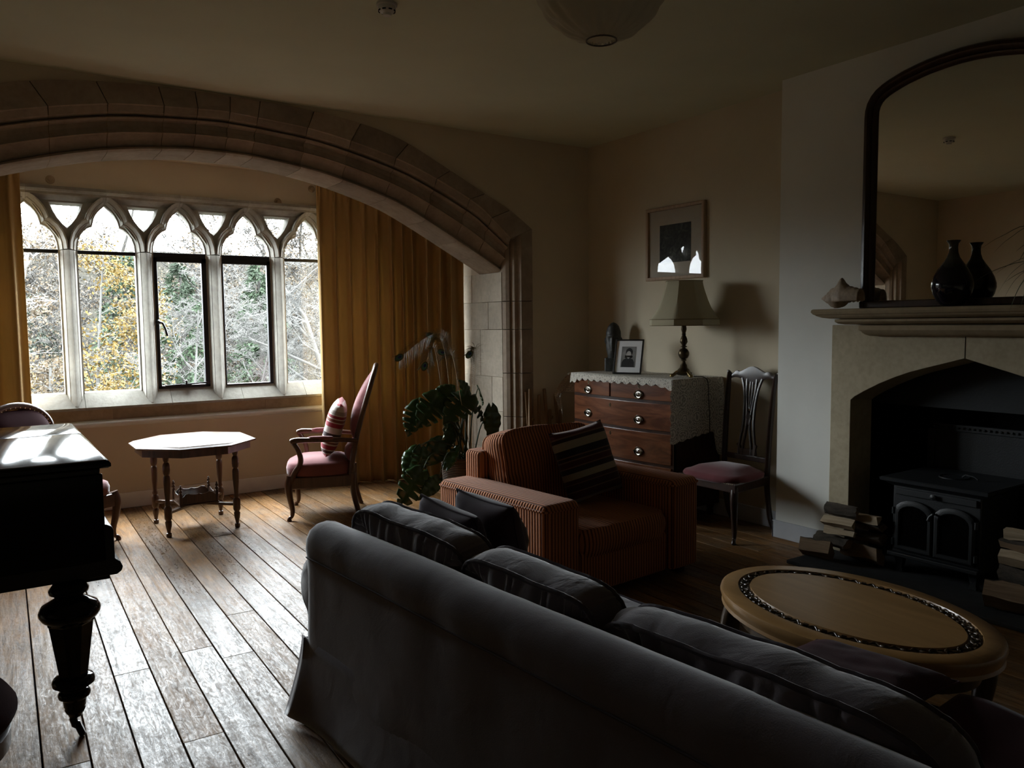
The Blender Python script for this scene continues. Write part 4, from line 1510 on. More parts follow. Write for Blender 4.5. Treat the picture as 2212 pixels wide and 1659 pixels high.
for i in range(n + 1):
    x = -.235 + .47 * i / n
    a = abs(x) / .235
    z = 1.168 + .028 * cos(a * pi * 1.0) * (1 if a < .5 else .4) + .014 * exp(-((a - .62) / .10) ** 2) + .022 * exp(-((a - 1.0) / .10) ** 2) - .010 * exp(-((a - .83) / .08) ** 2) + .018 * exp(-(a / .28) ** 2)
    top.append((x, z))
bot = []
for i in range(n + 1):
    x = -.235 + .47 * i / n
    a = abs(x) / .235
    z = 1.13 - .05 * exp(-(a / .34) ** 2) - .02 * exp(-((a - 1) / .2) ** 2)
    bot.append((x, z))
cr.loft([[(x, .285 + .02 * (x / .235) ** 2 * 0 - .006, z) for x, z in (p,)][0:1] + [(p[0], .278, p[1]), (p[0], .300, p[1]), (p[0], .303, (p[1] + b_[1]) / 2), (p[0], .300, b_[1]), (p[0], .278, b_[1]), (p[0], .274, (p[1] + b_[1]) / 2)] for p, b_ in zip(top, bot)])
cr.build('crest_rail', 'mahogany_dark', dc, smooth=45)
MB().box(-.21, .21, .215, .238, .515, .555).build('lower_rail', 'mahogany_dark', dc, smooth=0, bevel=.005)


def yb(z):
    return interp([(.5, .222), (.80, .243), (1.10, .28), (1.16, .288)], z)


spl = MB()
for s in (-1, 1):
    for path in ([(.092, 1.125), (.066, 1.05), (.05, .95), (.046, .85), (.05, .76), (.066, .66), (.075, .60), (.072, .555)],
                 [(.045, 1.12), (.040, 1.03), (.028, .94), (.018, .86), (.014, .80), (.020, .72), (.034, .64), (.040, .555)]):
        p = spline([(s * x, yb(z), z) for x, z in path], 5)
        spl.tube(p, [.0115] * len(p), 6, flat=1.0)
    p = spline([(s * .01, yb(1.10), 1.10), (s * .012, yb(1.0), 1.0), (s * .004, yb(.9), .9)], 5)
    spl.tube(p, .008, 6)
spl.prism([(-.03, .83), (0, .775), (.03, .83), (0, .885)], .236, .254)
spl.prism([(-.088, .555), (.088, .555), (.082, .60), (.09, .63), (.07, .645), (.055, .60), (-.055, .60), (-.07, .645), (-.09, .63), (-.082, .60)], .222, .238)
spl.build('pierced_splat', 'mahogany_dark', dc, smooth=40)
# ------------------------------------------------------------------ chest of drawers
CT = 1.118
ch = thing('chest_of_drawers', 'bow-fronted mahogany chest of drawers with oval brass handles', 'chest of drawers', (4.61, 4.845, 0))
Y0, Y1 = -.605, .605


def bow(y):
    return -.262 - .055 * (1 - (y / .605) ** 2)


def bowed(ya, yb_, za, zb, dx, depth, n=10):
    m = MB()
    rings = []
    for i in range(n + 1):
        y = lerp(ya, yb_, i / n)
        xf = bow(y) + dx
        rings.append([(xf, y, za), (xf + depth, y, za), (xf + depth, y, zb), (xf, y, zb)])
    return m.loft(rings)


bd_ = bowed(Y0, Y1, .10, 1.085, .006, .02)
bd_.build('front_panel', 'mahogany_dark', ch, smooth=30)
MB().box(-.255, .255, Y0, Y0 + .02, .10, 1.085).build('side_panel', 'mahogany_dark', ch, smooth=0)
MB().box(-.255, .255, Y1 - .02, Y1, .10, 1.085).build('side_panel', 'mahogany_dark', ch, smooth=0)
MB().box(.24, .255, Y0, Y1, .10, 1.085).build('back_panel', 'mahogany_dark', ch, smooth=0)
tp = MB()
tp.loft([[(bow(y) - .012 - a, y * 1.012, z) for z, a in ((1.085, 0), (1.092, .006), (1.104, .008), (1.112, 0))] + [(.255, y * 1.012, 1.112), (.255, y * 1.012, 1.085)] for y in [lerp(Y0, Y1, i / 16) for i in range(17)]])
tp.build('top', 'mahogany', ch, smooth=30)


def handle(drawer, y, z):
    base = bow(y) - .006
    nx = Matrix.Rotation(radians(-90), 4, 'Y')
    tl = Matrix.Rotation(math.atan(-.055 * 2 * y / .605 ** 2) * .9, 4, 'Z')
    pl = MB()
    rows = []
    for rx, rz, d in ((.046, .034, .0), (.047, .035, .004), (.044, .032, .008), (.040, .028, .006), (.034, .023, .003), (.02, .014, .006), (.012, .008, .012), (.001, .001, .014)):
        rows.append([(base - d, y + rx * cos(a * pi / 12), z + rz * sin(a * pi / 12)) for a in range(24)])
    h = pl.loft(rows, True, False).build('handle_plate', 'handle_brass', drawer, smooth=70)
    ba = MB().tube([(base - .012, y + .043 * cos(a), z + .004 + .037 * sin(a)) for a in [lerp(pi * .98, 2.02 * pi, q / 16) for q in range(17)]], .0042, 8)
    ba.build('bail', 'dark_brass', drawer, smooth=70)


def keyhole(drawer, y, z):
    rows = [[(bow(y) - .005 - d, y + rx * cos(a * pi / 6), z + rz * sin(a * pi / 6)) for a in range(12)] for rx, rz, d in ((.010, .016, 0), (.010, .016, .003), (.004, .008, .003), (.004, .008, 0))]
    MB().loft(rows, True, False).build('keyhole', 'dark_brass', drawer, smooth=40)


rows_ = [(.945, 1.066), (.712, .922), (.452, .690), (.165, .430)]
for q, (za, zb) in enumerate(rows_):
    spans = [(-.588, -.05), (-.035, .588)] if q == 0 else [(-.588, .588)]
    if q == 0:
        spans = [(-.588, .048), (.064, .588)]
    for ya, yb_ in spans:
        d = bowed(ya, yb_, za, zb, -.005, .02, 12).build('drawer', 'mahogany', ch, smooth=30, bevel=.004, seg=2)
        hz = {0: .985, 1: .785, 2: .532, 3: .29}[q]
        for hy in (-.275, .352):
            if ya < hy < yb_:
                handle(d, hy, hz)
                if q == 0:
                    keyhole(d, hy, hz + .062)
        if q:
            keyhole(d, .055, zb - .045)
for sx in (-1, 1):
    for sy in (-1, 1):
        MB().lathe([(.022, 0), (.030, .03), (.022, .05), (.034, .075), (.036, .10)], 14, (sx * .21, sy * .55, 0)).build('foot', 'mahogany_dark', ch, smooth=50)

# lace cloth over the chest
lc = MB()
N = 72


def scal(s, p=.088, a=.022):
    return a * abs(sin(pi * s / p)) ** .7


ys = [lerp(4.226, 5.464, i / N) for i in range(N + 1)]
rows = []
for v_ in range(9):
    r = []
    for y in ys:
        xf = 4.61 + bow(max(-.605, min(.605, y - 4.845))) - .030
        drop = .030 + scal(y - 4.2) * 1.25 + .028 * exp(-((y - 4.25) / .07) ** 2) + .035 * exp(-((y - 5.44) / .10) ** 2)
        if v_ < 5:
            x = lerp(4.868, xf + .008, v_ / 4)
            r.append((x, y, CT - .001 + .0015 * nz(x * 9, y * 9, 1)))
        else:
            k_ = (v_ - 4) / 4
            r.append((xf + .008 - .010 * sin(k_ * 1.5) - .003 * nz(y * 14, v_, 1), y, CT - .002 - drop * k_))
    rows.append(r)
lc.loft(rows, False, False)
# near end hangs long, with a scalloped edge wrapping round the front corner
NX, NV = 40, 30
for layer in (0, 1):
    def hang(u, v_, layer=layer):
        x = lerp(4.296, 4.872, u)
        L = interp([(0, .485), (.1, .475), (.55, .435), (.80, .418), (.86, .60), (.9, .61), (1.0, .60)], u) + .012 * abs(sin(pi * u * .6 / .088))
        z = CT - .002 - L * v_
        y = 4.222 - .012 * sin(min(1, v_ * 8) * pi / 2) - .006 * nz(x * 9, v_ * 2, 2) * v_ - (.028 * v_ * max(0, (u - .78) / .22) if u > .78 else 0)
        if u < .10:
            ex = scal(z + 1, .085, .022) * (1 - u / .10)
            x -= ex * min(1, v_ * 6)
            y -= .006 * (1 - u / .1)
        return (x, y, z)
    if layer == 0:
        lc.grid(hang, NX, NV)


def hang2(u, v_):
    x = lerp(4.30, 4.86, u)
    L = interp([(0, .40), (.15, .20), (.5, .17), (1, .2)], u)
    if u < .05:
        L = .42
    z = CT - .002 - L * v_
    spread = interp([(0, .0), (.25, .12), (.5, .20), (.7, .14), (.8, .08), (1, .05)], v_ * L / .42) if u < .3 else .03 * v_
    return (x - .02 * v_ * (1 - u), 5.466 + spread + .01 * nz(x * 10, v_ * 3, 5), z)


lc.grid(hang2, 16, 20)
o = lc.build('lace_cloth', 'lace', smooth=180, loc=None)
tag(o, 'cream scalloped lace cloth covering the chest of drawers and hanging at its end', 'tablecloth')

# lamp
lp = thing('table_lamp', 'brass table lamp with a cream bell shade on the lace cloth', 'lamp', (4.575, 4.355, CT + .001))
MB().lathe([(.02, .012), (.06, .022), (.066, .035), (.05, .045), (.045, .06), (.03, .075), (.026, .095), (.016, .11), (.012, .125), (.022, .132), (.022, .137), (.014, .142)], 24).build('base', 'dark_brass', lp, smooth=50)
for q in range(3):
    a = radians(20 + 120 * q)
    f_ = MB()
    f_.tube([(.03 * cos(a), .03 * sin(a), .045), (.058 * cos(a), .058 * sin(a), .035), (.082 * cos(a), .082 * sin(a), .016), (.094 * cos(a), .094 * sin(a), .014)], [.016, .014, .012, .015], 8)
    f_.lathe([(0, 0), (.014, .001), (.017, .012), (.014, .022), (0, .026)], 10, (.092 * cos(a), .092 * sin(a), 0))
    f_.build('scroll_foot', 'aged_brass', lp, smooth=60)
MB().lathe([(.012, .14), (.030, .150), (.040, .168), (.043, .184), (.040, .20), (.030, .218), (.014, .226), (.012, .232), (.026, .238), (.026, .242), (.014, .248), (.018, .256), (.030, .275), (.026, .300), (.017, .322), (.013, .332), (.020, .337), (.013, .342), (.016, .352), (.022, .375), (.018, .405), (.012, .425), (.017, .43), (.014, .435), (.014, .49), (.008, .50), (.008, .70), (0, .70)], 22).build('stem', 'dark_brass', lp, smooth=50)
SH = [(.276, .405), (.278, .41), (.276, .452), (.273, .455), (.245, .49), (.212, .54), (.186, .60), (.165, .66), (.150, .71), (.144, .742), (.146, .748)]


def shadef(u, v_):
    i = v_ * (len(SH) - 1)
    k_ = min(int(i), len(SH) - 2)
    r, z = [lerp(SH[k_][q], SH[k_ + 1][q], i - k_) for q in (0, 1)]
    th = u * 2 * pi
    return (r * cos(th), r * sin(th), z)


pan = MB()
ring_s = []
for r, z in SH:
    ring_s.append([])
    for i in range(64):
        th = i / 64 * 2 * pi
        panel = cos(pi / 8) / cos(((th + .3) % (pi / 4)) - pi / 8)
        ring_s[-1].append((r * lerp(1, panel, .8) * cos(th), r * lerp(1, panel, .8) * sin(th), z))
pan.loft(ring_s, True, False)
sh_ = pan.build('lamp_shade', 'lampshade', lp, smooth=30, solid=.002)
tr = MB()
for q, dd in ((0, .001), (2, .001), (10, .001)):
    r, z = SH[q]
    ring = []
    for i in range(65):
        th = i / 64 * 2 * pi
        panel = cos(pi / 8) / cos(((th + .3) % (pi / 4)) - pi / 8)
        ring.append((r * lerp(1, panel, .8) * 1.004 * cos(th), r * lerp(1, panel, .8) * 1.004 * sin(th), z))
    MB().tube(ring, .0032, 5).build('shade_braid', 'shade_trim', sh_, smooth=60)
sp_ = MB()
for q in range(4):
    a = q * pi / 2 + .4
    sp_.tube([(.0, 0, .695), (.14 * cos(a), .14 * sin(a), .742)], .002, 5)
sp_.tube([(.009 * cos(a), .009 * sin(a), .695) for a in [i * pi / 6 for i in range(13)]], .003, 5)
sp_.build('shade_carrier', 'dark_brass', lp)
pts = spline([(.05, -.06, .006), (.07, -.10, .006), (.085, -.128, .004), (.092, -.165, -.03), (.10, -.168, -.15), (.115, -.166, -.3), (.118, -.168, -.46), (.135, -.17, -.52)], 6)
MB().tube(pts, .0035, 6).build('lamp_cord', 'cable_black', lp)

# photograph in a black frame
pf = thing('photo_frame', 'black framed sepia portrait photograph standing on the lace cloth', 'photo frame', (4.50, 4.93, CT + .002), radians(-62))
# local: faces -y, leaning back
LN = Matrix.Rotation(radians(-17), 4, 'X')
Wp, Hp = .25, .30
m = MB()
rr4 = lambda w, h, y: [(-w / 2, y, 0 + (Hp - h) / 2), (w / 2, y, (Hp - h) / 2), (w / 2, y, (Hp + h) / 2), (-w / 2, y, (Hp + h) / 2)]
R5 = [rr4(Wp, Hp, .008), rr4(Wp, Hp, -.008), rr4(Wp - .022, Hp - .022, -.010), rr4(Wp - .024, Hp - .024, -.002), rr4(Wp - .024, Hp - .024, .008)]
m.loft(R5 + [R5[0]], True, False).xform(LN).build('frame', 'frame_black', pf, smooth=0)
MB().box(-Wp / 2 + .01, Wp / 2 - .01, .0, .006, .01, Hp - .01).xform(LN).build('mount', 'photo_white', pf, smooth=0)
pr = MB().box(-.064, .064, -.0012, .0, .058, .238).xform(LN).build('portrait_print', 'photo_grey', pf, smooth=0)


def blob(pts, y, nm, mt_):
    MB().prism(pts, y, y + .0004).xform(LN).build(nm, mt_, pr, smooth=0)


blob([(-.056, .060), (.056, .060), (.054, .10), (.042, .125), (.018, .138), (-.02, .138), (-.042, .122), (-.055, .10)], -.0018, 'coat', 'photo_dark')
blob([(.004 + .030 * cos(a * pi / 10), .190 + .035 * sin(a * pi / 10)) for a in range(20)], -.0020, 'hair', 'photo_dark')
blob([(.002 + .022 * cos(a * pi / 10), .168 + .030 * sin(a * pi / 10)) for a in range(20)], -.0026, 'face', 'photo_face')
blob([(-.010, .140), (.012, .139), (.006, .132), (-.004, .132)], -.0028, 'collar', 'photo_face')
MB().loft([[(-.05, .035, 0), (.05, .035, 0), (.03, .04, .15), (-.03, .04, .15)], [(-.05, .10, 0), (.05, .10, 0), (.03, .052, .16), (-.03, .052, .16)]]).build('strut', 'frame_black', pf, smooth=0)

# carved head
cv = thing('carved_head', 'dark carved narrow wooden head on a plinth at the far end of the chest', 'sculpture', (4.72, 5.345, CT + .002), radians(-50))
MB().loft([ring2(.145, .13, z, r) for z, r in ((0, .01), (.01, .014), (.10, .012), (.115, .02))]).build('plinth', 'carving_dark', cv, smooth=40)


def headf(u, v_):
    th = u * 2 * pi
    z = lerp(.10, .435, v_)
    w = interp([(0, .046), (.12, .056), (.3, .066), (.55, .070), (.75, .066), (.9, .048), (.97, .026), (1, .001)], v_)
    d = interp([(0, .044), (.12, .054), (.3, .062), (.55, .066), (.75, .062), (.9, .045), (.97, .024), (1, .001)], v_)
    x, y = w * cos(th), d * sin(th)
    f_ = max(0, -sin(th)) ** 3
    nose = .018 * exp(-(x / .009) ** 2) * exp(-((v_ - .42) / .12) ** 2)
    eye = -.010 * exp(-((abs(x) - .026) / .012) ** 2) * exp(-((v_ - .56) / .05) ** 2)
    brow = .010 * exp(-((v_ - .64) / .03) ** 2)
    mouth = .008 * exp(-(x / .022) ** 2) * (exp(-((v_ - .24) / .022) ** 2) + exp(-((v_ - .19) / .02) ** 2))
    y -= f_ * (nose + eye + brow + mouth)
    return (x, y, z)


MB().grid(headf, 48, 48).build('head', 'carving_dark', cv, smooth=180)
for s in (-1, 1):
    MB().lathe([(0, -.03), (.010, -.02), (.013, 0), (.010, .022), (0, .032)], 10, (s * .068, .005, .27)).build('ear', 'carving_dark', cv, smooth=60)

# framed picture and its label card on the alcove wall
fpic = thing('framed_picture', 'pale framed dark picture with a wide mount on the alcove wall', 'picture', (XR, 4.742, 2.215))
W_, H_ = .665, .615
rq = lambda w, h, x: [(x, -w / 2, -h / 2), (x, w / 2, -h / 2), (x, w / 2, h / 2), (x, -w / 2, h / 2)]
R6 = [rq(W_, H_, -.002), rq(W_, H_, -.034), rq(W_ - .012, H_ - .012, -.038), rq(W_ - .052, H_ - .052, -.036), rq(W_ - .058, H_ - .058, -.022), rq(W_ - .058, H_ - .058, -.002)]
MB().loft(R6 + [R6[0]], True, False).build('frame', 'frame_pale', fpic, smooth=0)
MB().box(-.016, -.004, -W_ / 2 + .02, W_ / 2 - .02, -H_ / 2 + .02, H_ / 2 - .02).build('mount', 'mount_cream', fpic, smooth=0)
t = NT('picture_print')
v = t.coords((1, 1, 1), 'Object', False)
t.l(t.ramp(t.noise(v, 16, 5, .6, 1.4), [(.40, (.010, .012, .008)), (.60, (.05, .055, .04)), (.72, (.14, .15, .11))]), t.p.inputs['Base Color'])
t.p.inputs['Roughness'].default_value = .7
MB().box(-.0175, -.016, -.178, .178, -.163, .155).build('print', 'picture_print', fpic, smooth=0)
MB().box(-.026, -.024, -W_ / 2 + .028, W_ / 2 - .028, -H_ / 2 + .028, H_ / 2 - .028).build('glass_pane', 'picture_glass', fpic, smooth=0)
lb = thing('label_card', 'small white printed card on the wall beneath the framed picture', 'label', (XR, 4.748, 1.845))
MB().box(-.003, 0, -.062, .062, -.042, .042).build('card', 'card_white', lb, smooth=0)
ink = MB()
r3 = random.Random(3)
for q, (z, w) in enumerate(((.020, .036), (.010, .046), (.0, .048), (-.010, .030), (-.026, .014))):
    y = -w
    while y < w:
        l_ = r3.uniform(.005, .014)
        ink.box(-.0036, -.003, y, min(y + l_, w), z - .0014, z + .0014)
        y += l_ + .003
tag(ink.build('printed_line', 'card_ink', lb, smooth=0), kind='stuff')

# folded wooden frames between the chest and the arch wall
def folded(loc, rz, label, hts, tilt):
    f_ = thing('folded_deck_chair', label, 'folding chair', loc, rz, 'folded wooden frames leaning behind the chest')
    f_.rotation_euler = (radians(tilt), 0, rz)
    for q, (x, z0, z1, w) in enumerate(hts):
        MB().loft([ring2(w, .020, z, .006, 3) for z in (z0, z1 - .006)] + [ring2(w - .01, .012, z1, .005, 3)]).build('rail', 'pale_beech', f_, smooth=30, loc=(x, .024 * (q % 2), 0), rot=(0, radians(2.5 * (-1) ** q), 0))
    MB().box(hts[0][0], hts[-1][0], .0, .018, .12, .155).build('cross_bar', 'pale_beech', f_, smooth=0, bevel=.003)
    MB().lathe([(0, 0), (.016, 0), (.016, .006), (.008, .012), (0, .012)], 10, (hts[1][0], -.012, hts[1][2] * .72), axis=Matrix.Rotation(radians(90), 3, 'X')).build('hinge_plate', 'aged_brass', f_)
    return f_


folded((4.385, 5.755, 0), 0, 'folded pale wooden chair frame nearest the chest, with a metal hinge plate', [(-.07, 0, .76, .030), (-.03, 0, .955, .030), (.05, 0, .75, .026), (.09, 0, .90, .026)], -4)
folded((4.165, 5.80, 0), 0, 'darker folded wooden frame next to the stone arch', [(-.05, 0, .96, .034), (0, 0, .94, .03), (.05, 0, .90, .030)], -3)
# ------------------------------------------------------------------ grand piano, only its end in view
pn = thing('piano', 'black grand piano with a heavy turned leg at the left edge', 'piano', (-.36, 4.0, 0))
# local frame: x to the right edge (.74), y from the near end (-.70) to the window side
PX, PY0, PY1 = .715, -.70, .72
case = MB()
sec = [(-1.0, .60), (PX + .045, .60), (PX + .062, .612), (PX + .066, .628), (PX + .058, .648), (PX + .042, .662), (PX + .040, .665), (PX + .040, .775), (PX + .034, .79), (PX + .015, .80), (PX + .004, .80), (PX, .81), (PX - .002, .90), (PX - .012, .95), (PX, .985), (PX + .004, 1.02), (-1.0, 1.02)]
case.prism(sec, PY0 + .03, PY1, 'xz')
case.build('case', 'piano_dull', pn, smooth=30, bevel=.006)
MB().box(-1.0, PX + .01, PY0 + .02, PY0 + .034, .66, 1.0).build('end_panel', 'piano_black', pn, smooth=0, bevel=.006)
for nm, ya, yb_ in (('lid', PY0, .22), ('lid_flap', .226, PY1 + .01)):
    lid = MB()
    rows = []
    for ins, z in ((.010, 1.022), (0, 1.028), (0, 1.040), (.008, 1.050), (.02, 1.054)):
        x1 = PX + .038 - ins
        rows.append([(-1.0, ya + ins, z), (x1, ya + ins, z), (x1, yb_ - (ins if nm != 'lid' else 0), z), (-1.0, yb_ - (ins if nm != 'lid' else 0), z)])
    lid.loft(rows).build(nm, 'piano_black', pn, smooth=20)
MB().box(PX - .16, PX + .02, PY0 + .04, PY0 + .20, .585, .602).build('leg_block', 'piano_dull', pn, smooth=0, bevel=.004)
for lx, ly in ((PX - .122, -.695), (-.85, -.62)):
    lg = MB()
    lg.lathe([(.052, .600), (.060, .590), (.068, .578), (.066, .566), (.050, .560), (.048, .548), (.060, .540), (.094, .520), (.104, .500), (.104, .488), (.094, .470), (.082, .462), (.078, .455)], 28)
    leg = lg.build('leg', 'piano_black', pn, smooth=60, loc=(lx, ly + .02, 0))
    MB().lathe([(.083, .456), (.079, .45), (.050, .245), (.052, .24)], 8, ph=pi / 8).build('octagonal_shaft', 'piano_black', leg, smooth=20)
    MB().lathe([(.050, .245), (.066, .240), (.073, .228), (.072, .214), (.058, .204), (.042, .200), (.042, .190), (.050, .186), (.056, .176), (.054, .164), (.044, .158), (.040, .150), (.038, .128), (.034, .122), (.036, .114), (.030, .100), (.026, .096), (.022, .086)], 24).build('turned_foot', 'piano_black', leg, smooth=50)
    MB().lathe([(.0, -.011), (.028, -.011), (.033, -.006), (.033, .006), (.028, .011), (0, .011)], 20, (.012, 0, .033), axis=Matrix.Rotation(radians(70), 3, 'Y')).build('castor', 'piano_black', leg, smooth=40)
    MB().tube([(.0, 0, .095), (-.008, 0, .075), (-.004, .0, .05), (.012, 0, .035)], [.016, .014, .012, .010], 8).build('castor_fork', 'piano_black', leg, smooth=60)

# round stool at the lower left edge
sl_ = thing('piano_stool', 'dark padded round stool at the lower left corner', 'stool', (-.272, 2.56, .0))
MB().lathe([(.27, .455), (.285, .465), (.29, .475), (.302, .482), (.312, .500), (.312, .515), (.300, .535), (.288, .552), (.270, .572), (.22, .592), (.12, .606), (0, .61)], 48).build('seat', 'dark_wine', sl_, smooth=60)
MB().lathe([(.28, .40), (.292, .405), (.294, .452), (.284, .458), (.26, .458), (.26, .40)], 48).build('seat_frame', 'mahogany_dark', sl_, smooth=40)
for q in range(4):
    a = radians(45 + 90 * q)
    MB().tube(spline([(.25 * cos(a), .25 * sin(a), .41), (.27 * cos(a), .27 * sin(a), .3), (.24 * cos(a), .24 * sin(a), .12), (.27 * cos(a), .27 * sin(a), 0)], 5), [lerp(.03, .018, i / 15) for i in range(16)], 10).build('leg', 'mahogany_dark', sl_, smooth=60)

# ------------------------------------------------------------------ rust corduroy armchair
rc = thing('corduroy_armchair', 'wide rust corduroy armchair with square arms before the chest of drawers', 'armchair', (2.965, 3.79, 0), radians(5))


def rblock(w, d, z0, z1, r_=.05, top=.03, n=5, waterfall=0.0, crown=0.0):
    """upholstered block: rounded upright corners and a softly rounded top"""
    rings = [ring2(w - .02, d - .02, z0, r_ - .01, n), ring2(w, d, z0 + .012, r_, n)]
    rings.append(ring2(w, d, z1 - top, r_, n))
    for q in range(1, 6):
        a = q / 5 * pi / 2
        i_ = top * (1 - cos(a))
        rings.append(ring2(w - 2 * i_, d - 2 * i_, z1 - top + top * sin(a), max(.006, r_ - i_ * .5), n))
    i_ = top
    for q in range(1, 4):
        k_ = q / 3 * .8
        rings.append(ring2((w - 2 * i_) * (1 - k_), (d - 2 * i_) * (1 - k_), z1 + crown * (1 - (1 - k_) ** 2), max(.004, (r_ - i_ * .5) * (1 - k_)), n))
    return MB().loft(rings)


HW = .635
for s in (-1, 1):
    a_ = rblock(.26, 1.0, .06, .605, .045, .035, 5, crown=.006)
    a_.build('arm', 'rust_corduroy', rc, smooth=50, loc=(s * (HW - .13), -.02, 0))
    path = ring2(.264, 1.004, 0, .045, 5)
    path = [(x, y, .572) for x, y, _ in path]
    MB().tube(path + [path[0]], .006, 6).build('arm_piping', 'rust_corduroy', rc, smooth=60, loc=(s * (HW - .13), -.02, 0))
rblock(.86, .18, .06, .77, .04, .03).build('back', 'rust_corduroy', rc, smooth=50, loc=(0, .40, 0))
rblock(.74, .86, .06, .30, .03, .02).build('seat_base', 'rust_corduroy', rc, smooth=50, loc=(0, -.06, 0))
sc_, sm_ = cushion(.745, .80, .155, 20, 20, 4, .25, .004, 3.0, sq=8)
sc_.xform(Matrix.Rotation(radians(90), 4, 'X'))
sc_.build('seat_cushion', 'rust_corduroy', rc, smooth=60, loc=(0, -.10, .345))
bc_, bsm = cushion(.74, .46, .20, 24, 18, 5, .35, .007, 5.0, sq=7)
bcu = bc_.build('back_cushion', 'rust_corduroy', rc, smooth=60, loc=(.01, .25, .655), rot=(radians(-13), 0, 0))
for s_ in bsm:
    MB().tube(s_, .006, 6).build('cushion_piping', 'rust_corduroy', bcu, smooth=60)
for sx in (-1, 1):
    for sy in (-1, 1):
        MB().box(sx * .55 - .03, sx * .55 + .03, sy * .42 - .03 , sy * .42 + .03, 0, .065).build('foot', 'mahogany_dark', rc, smooth=0)
cu, seam = scatter(.44, .46, .15, 24, 6.0, .006)
o = cu.build('striped_cushion', 'stripe_dark', smooth=60)
o.location = (3.10, 3.765, .69)
o.rotation_euler = (radians(-19), radians(-7), radians(3))
tag(o, 'dark striped woven cushion leaning on the rust corduroy armchair', 'cushion', 'striped cushions')

# ------------------------------------------------------------------ plum sofa seen from behind
# local frame: +x runs from the far (window) end toward the near end, +y points to the front of the sofa
SO = (1.0, 2.985, 0)
sa = thing('sofa', 'long plum-grey slipcovered sofa seen from behind across the foreground', 'sofa', SO, math.atan2(-.9963, .0857))
LS, DS = 2.72, .98
FLIP = Matrix.Diagonal((1, -1, 1, 1))      # heading is -y in the world, so the front lies at negative local y... mirrored below


def SB(mb):
    # local y measured to the front; the sofa's heading puts the front on its left, i.e. +y
    return mb


# back: profile lofted along the length
bp = [(.000, .05), (-.012, .10), (-.004, .30), (.004, .50), (.010, .62), (.010, .66), (.004, .70), (.006, .735), (.022, .768), (.05, .788), (.085, .793), (.12, .785), (.15, .762), (.17, .73), (.19, .66), (.21, .50), (.22, .30), (.22, .05)]


def back_ring(x, sc=1.0, sh=0.0):
    cyy, czz = .10, .45
    return [(x, cyy + (y - cyy) * sc + .004 * nz(x * 4, z * 5, 1) + (.010 * nz(x * 1.6, z * 2.2, 4) if z < .6 else .003 * nz(x * 9, y * 20, 2)), czz + (z - czz) * (sc if z > czz else 1) - sh + (.006 * nz(x * 2.3, 2, y) if z > .7 else 0)) for y, z in bp]


xs = [.03, .038, .055, .08] + [.08 + (LS - .16) * i / 60 for i in range(1, 60)] + [LS - .08, LS - .055, LS - .038, LS - .03]
scs = [.80, .90, .97, 1.0] + [1.0] * 59 + [1.0, .97, .90, .80]
MB().loft([back_ring(x, s) for x, s in zip(xs, scs)]).build('back', 'sofa_plum', sa, smooth=60)
sm2 = [(x, -.001 + .010 * nz(x * 1.6, .66 * 2.2, 4) * 0 + .008 + .004 * nz(x * 4, .66 * 5, 1), .655) for x in xs[2:-2]]
MB().tube(sm2, .0035, 6).build('back_seam', 'sofa_seam', sa, smooth=60)
# arms: upright panel with a rolled top, lofted front to back
for e in (0, 1):
    xo = -.06 if e == 0 else LS + .06
    sg_ = 1 if e == 0 else -1
    ap = [(.20, .06), (.205, .40), (.215, .50), (.235, .57), (.22, .63), (.18, .67), (.13, .685), (.08, .675), (.03, .64), (.0, .585), (.0, .525), (.03, .48), (.07, .45), (.085, .40), (.08, .25), (.065, .12), (.05, .03), (.19, .02)]

    def aring(y, sc, dz=0.0):
        c0, c1 = .12, .40
        return [(xo + sg_ * (c0 + (x - c0) * sc + .004 * nz(y * 6, z * 6, e)), y, max(.012, c1 + (z - c1) * (sc if z > c1 else 1) + dz + .004 * nz(y * 4, x * 9, e))) for x, z in ap]
    ys_ = [.016, .026, .05, .09] + [lerp(.08, 1.0, i / 16) for i in range(1, 16)] + [1.0, 1.03, 1.05, 1.055]
    ss_ = [.72, .86, .95, 1.0] + [1.0] * 15 + [1.0, .95, .86, .72]
    MB().loft([aring(y, s) for y, s in zip(ys_, ss_)]).build('arm', 'sofa_plum', sa, smooth=60)
rblock(LS - .40, .78, .05, .33, .03, .03).build('seat_base', 'sofa_plum', sa, smooth=50, loc=(LS / 2, .57, 0))
# slipcover skirt: flaring panels with a kick at the back corner
sk = MB()


def skf(u, v_):
    x = lerp(.0, LS, u)
    z = lerp(.33, .022, v_)
    fl_ = -.008 + .040 * v_ ** 1.5 + .03 * v_ ** 1.3 * exp(-((u - 0) / .03) ** 2) + .012 * nz(x * 3, v_ * .6, 3) * v_
    return (x - .022 * v_ ** 1.4 * exp(-u / .02), -.004 - fl_, z)


sk.grid(skf, 90, 8)


def ske(u, v_):
    y = lerp(-.005, .95, u)
    z = lerp(.33, .022, v_)
    k_ = exp(-u / .06)
    return (.03 - .03 * v_ ** 1.4 - .022 * v_ ** 1.4 * k_ + .008 * nz(y * 5, v_, 7) * v_, y - (.035 * v_ ** 1.5) * k_, z)


sk.grid(ske, 40, 8)
sk.weld = True
sk.build('skirt', 'sofa_plum', sa, smooth=60, solid=.004)
ft = MB()
for fx in (.16, LS - .16):
    for fy in (.12, .86):
        MB().lathe([(.02, 0), (.028, .02), (.032, .055)], 12, (fx, fy, 0)).build('foot', 'mahogany_dark', sa, smooth=50)
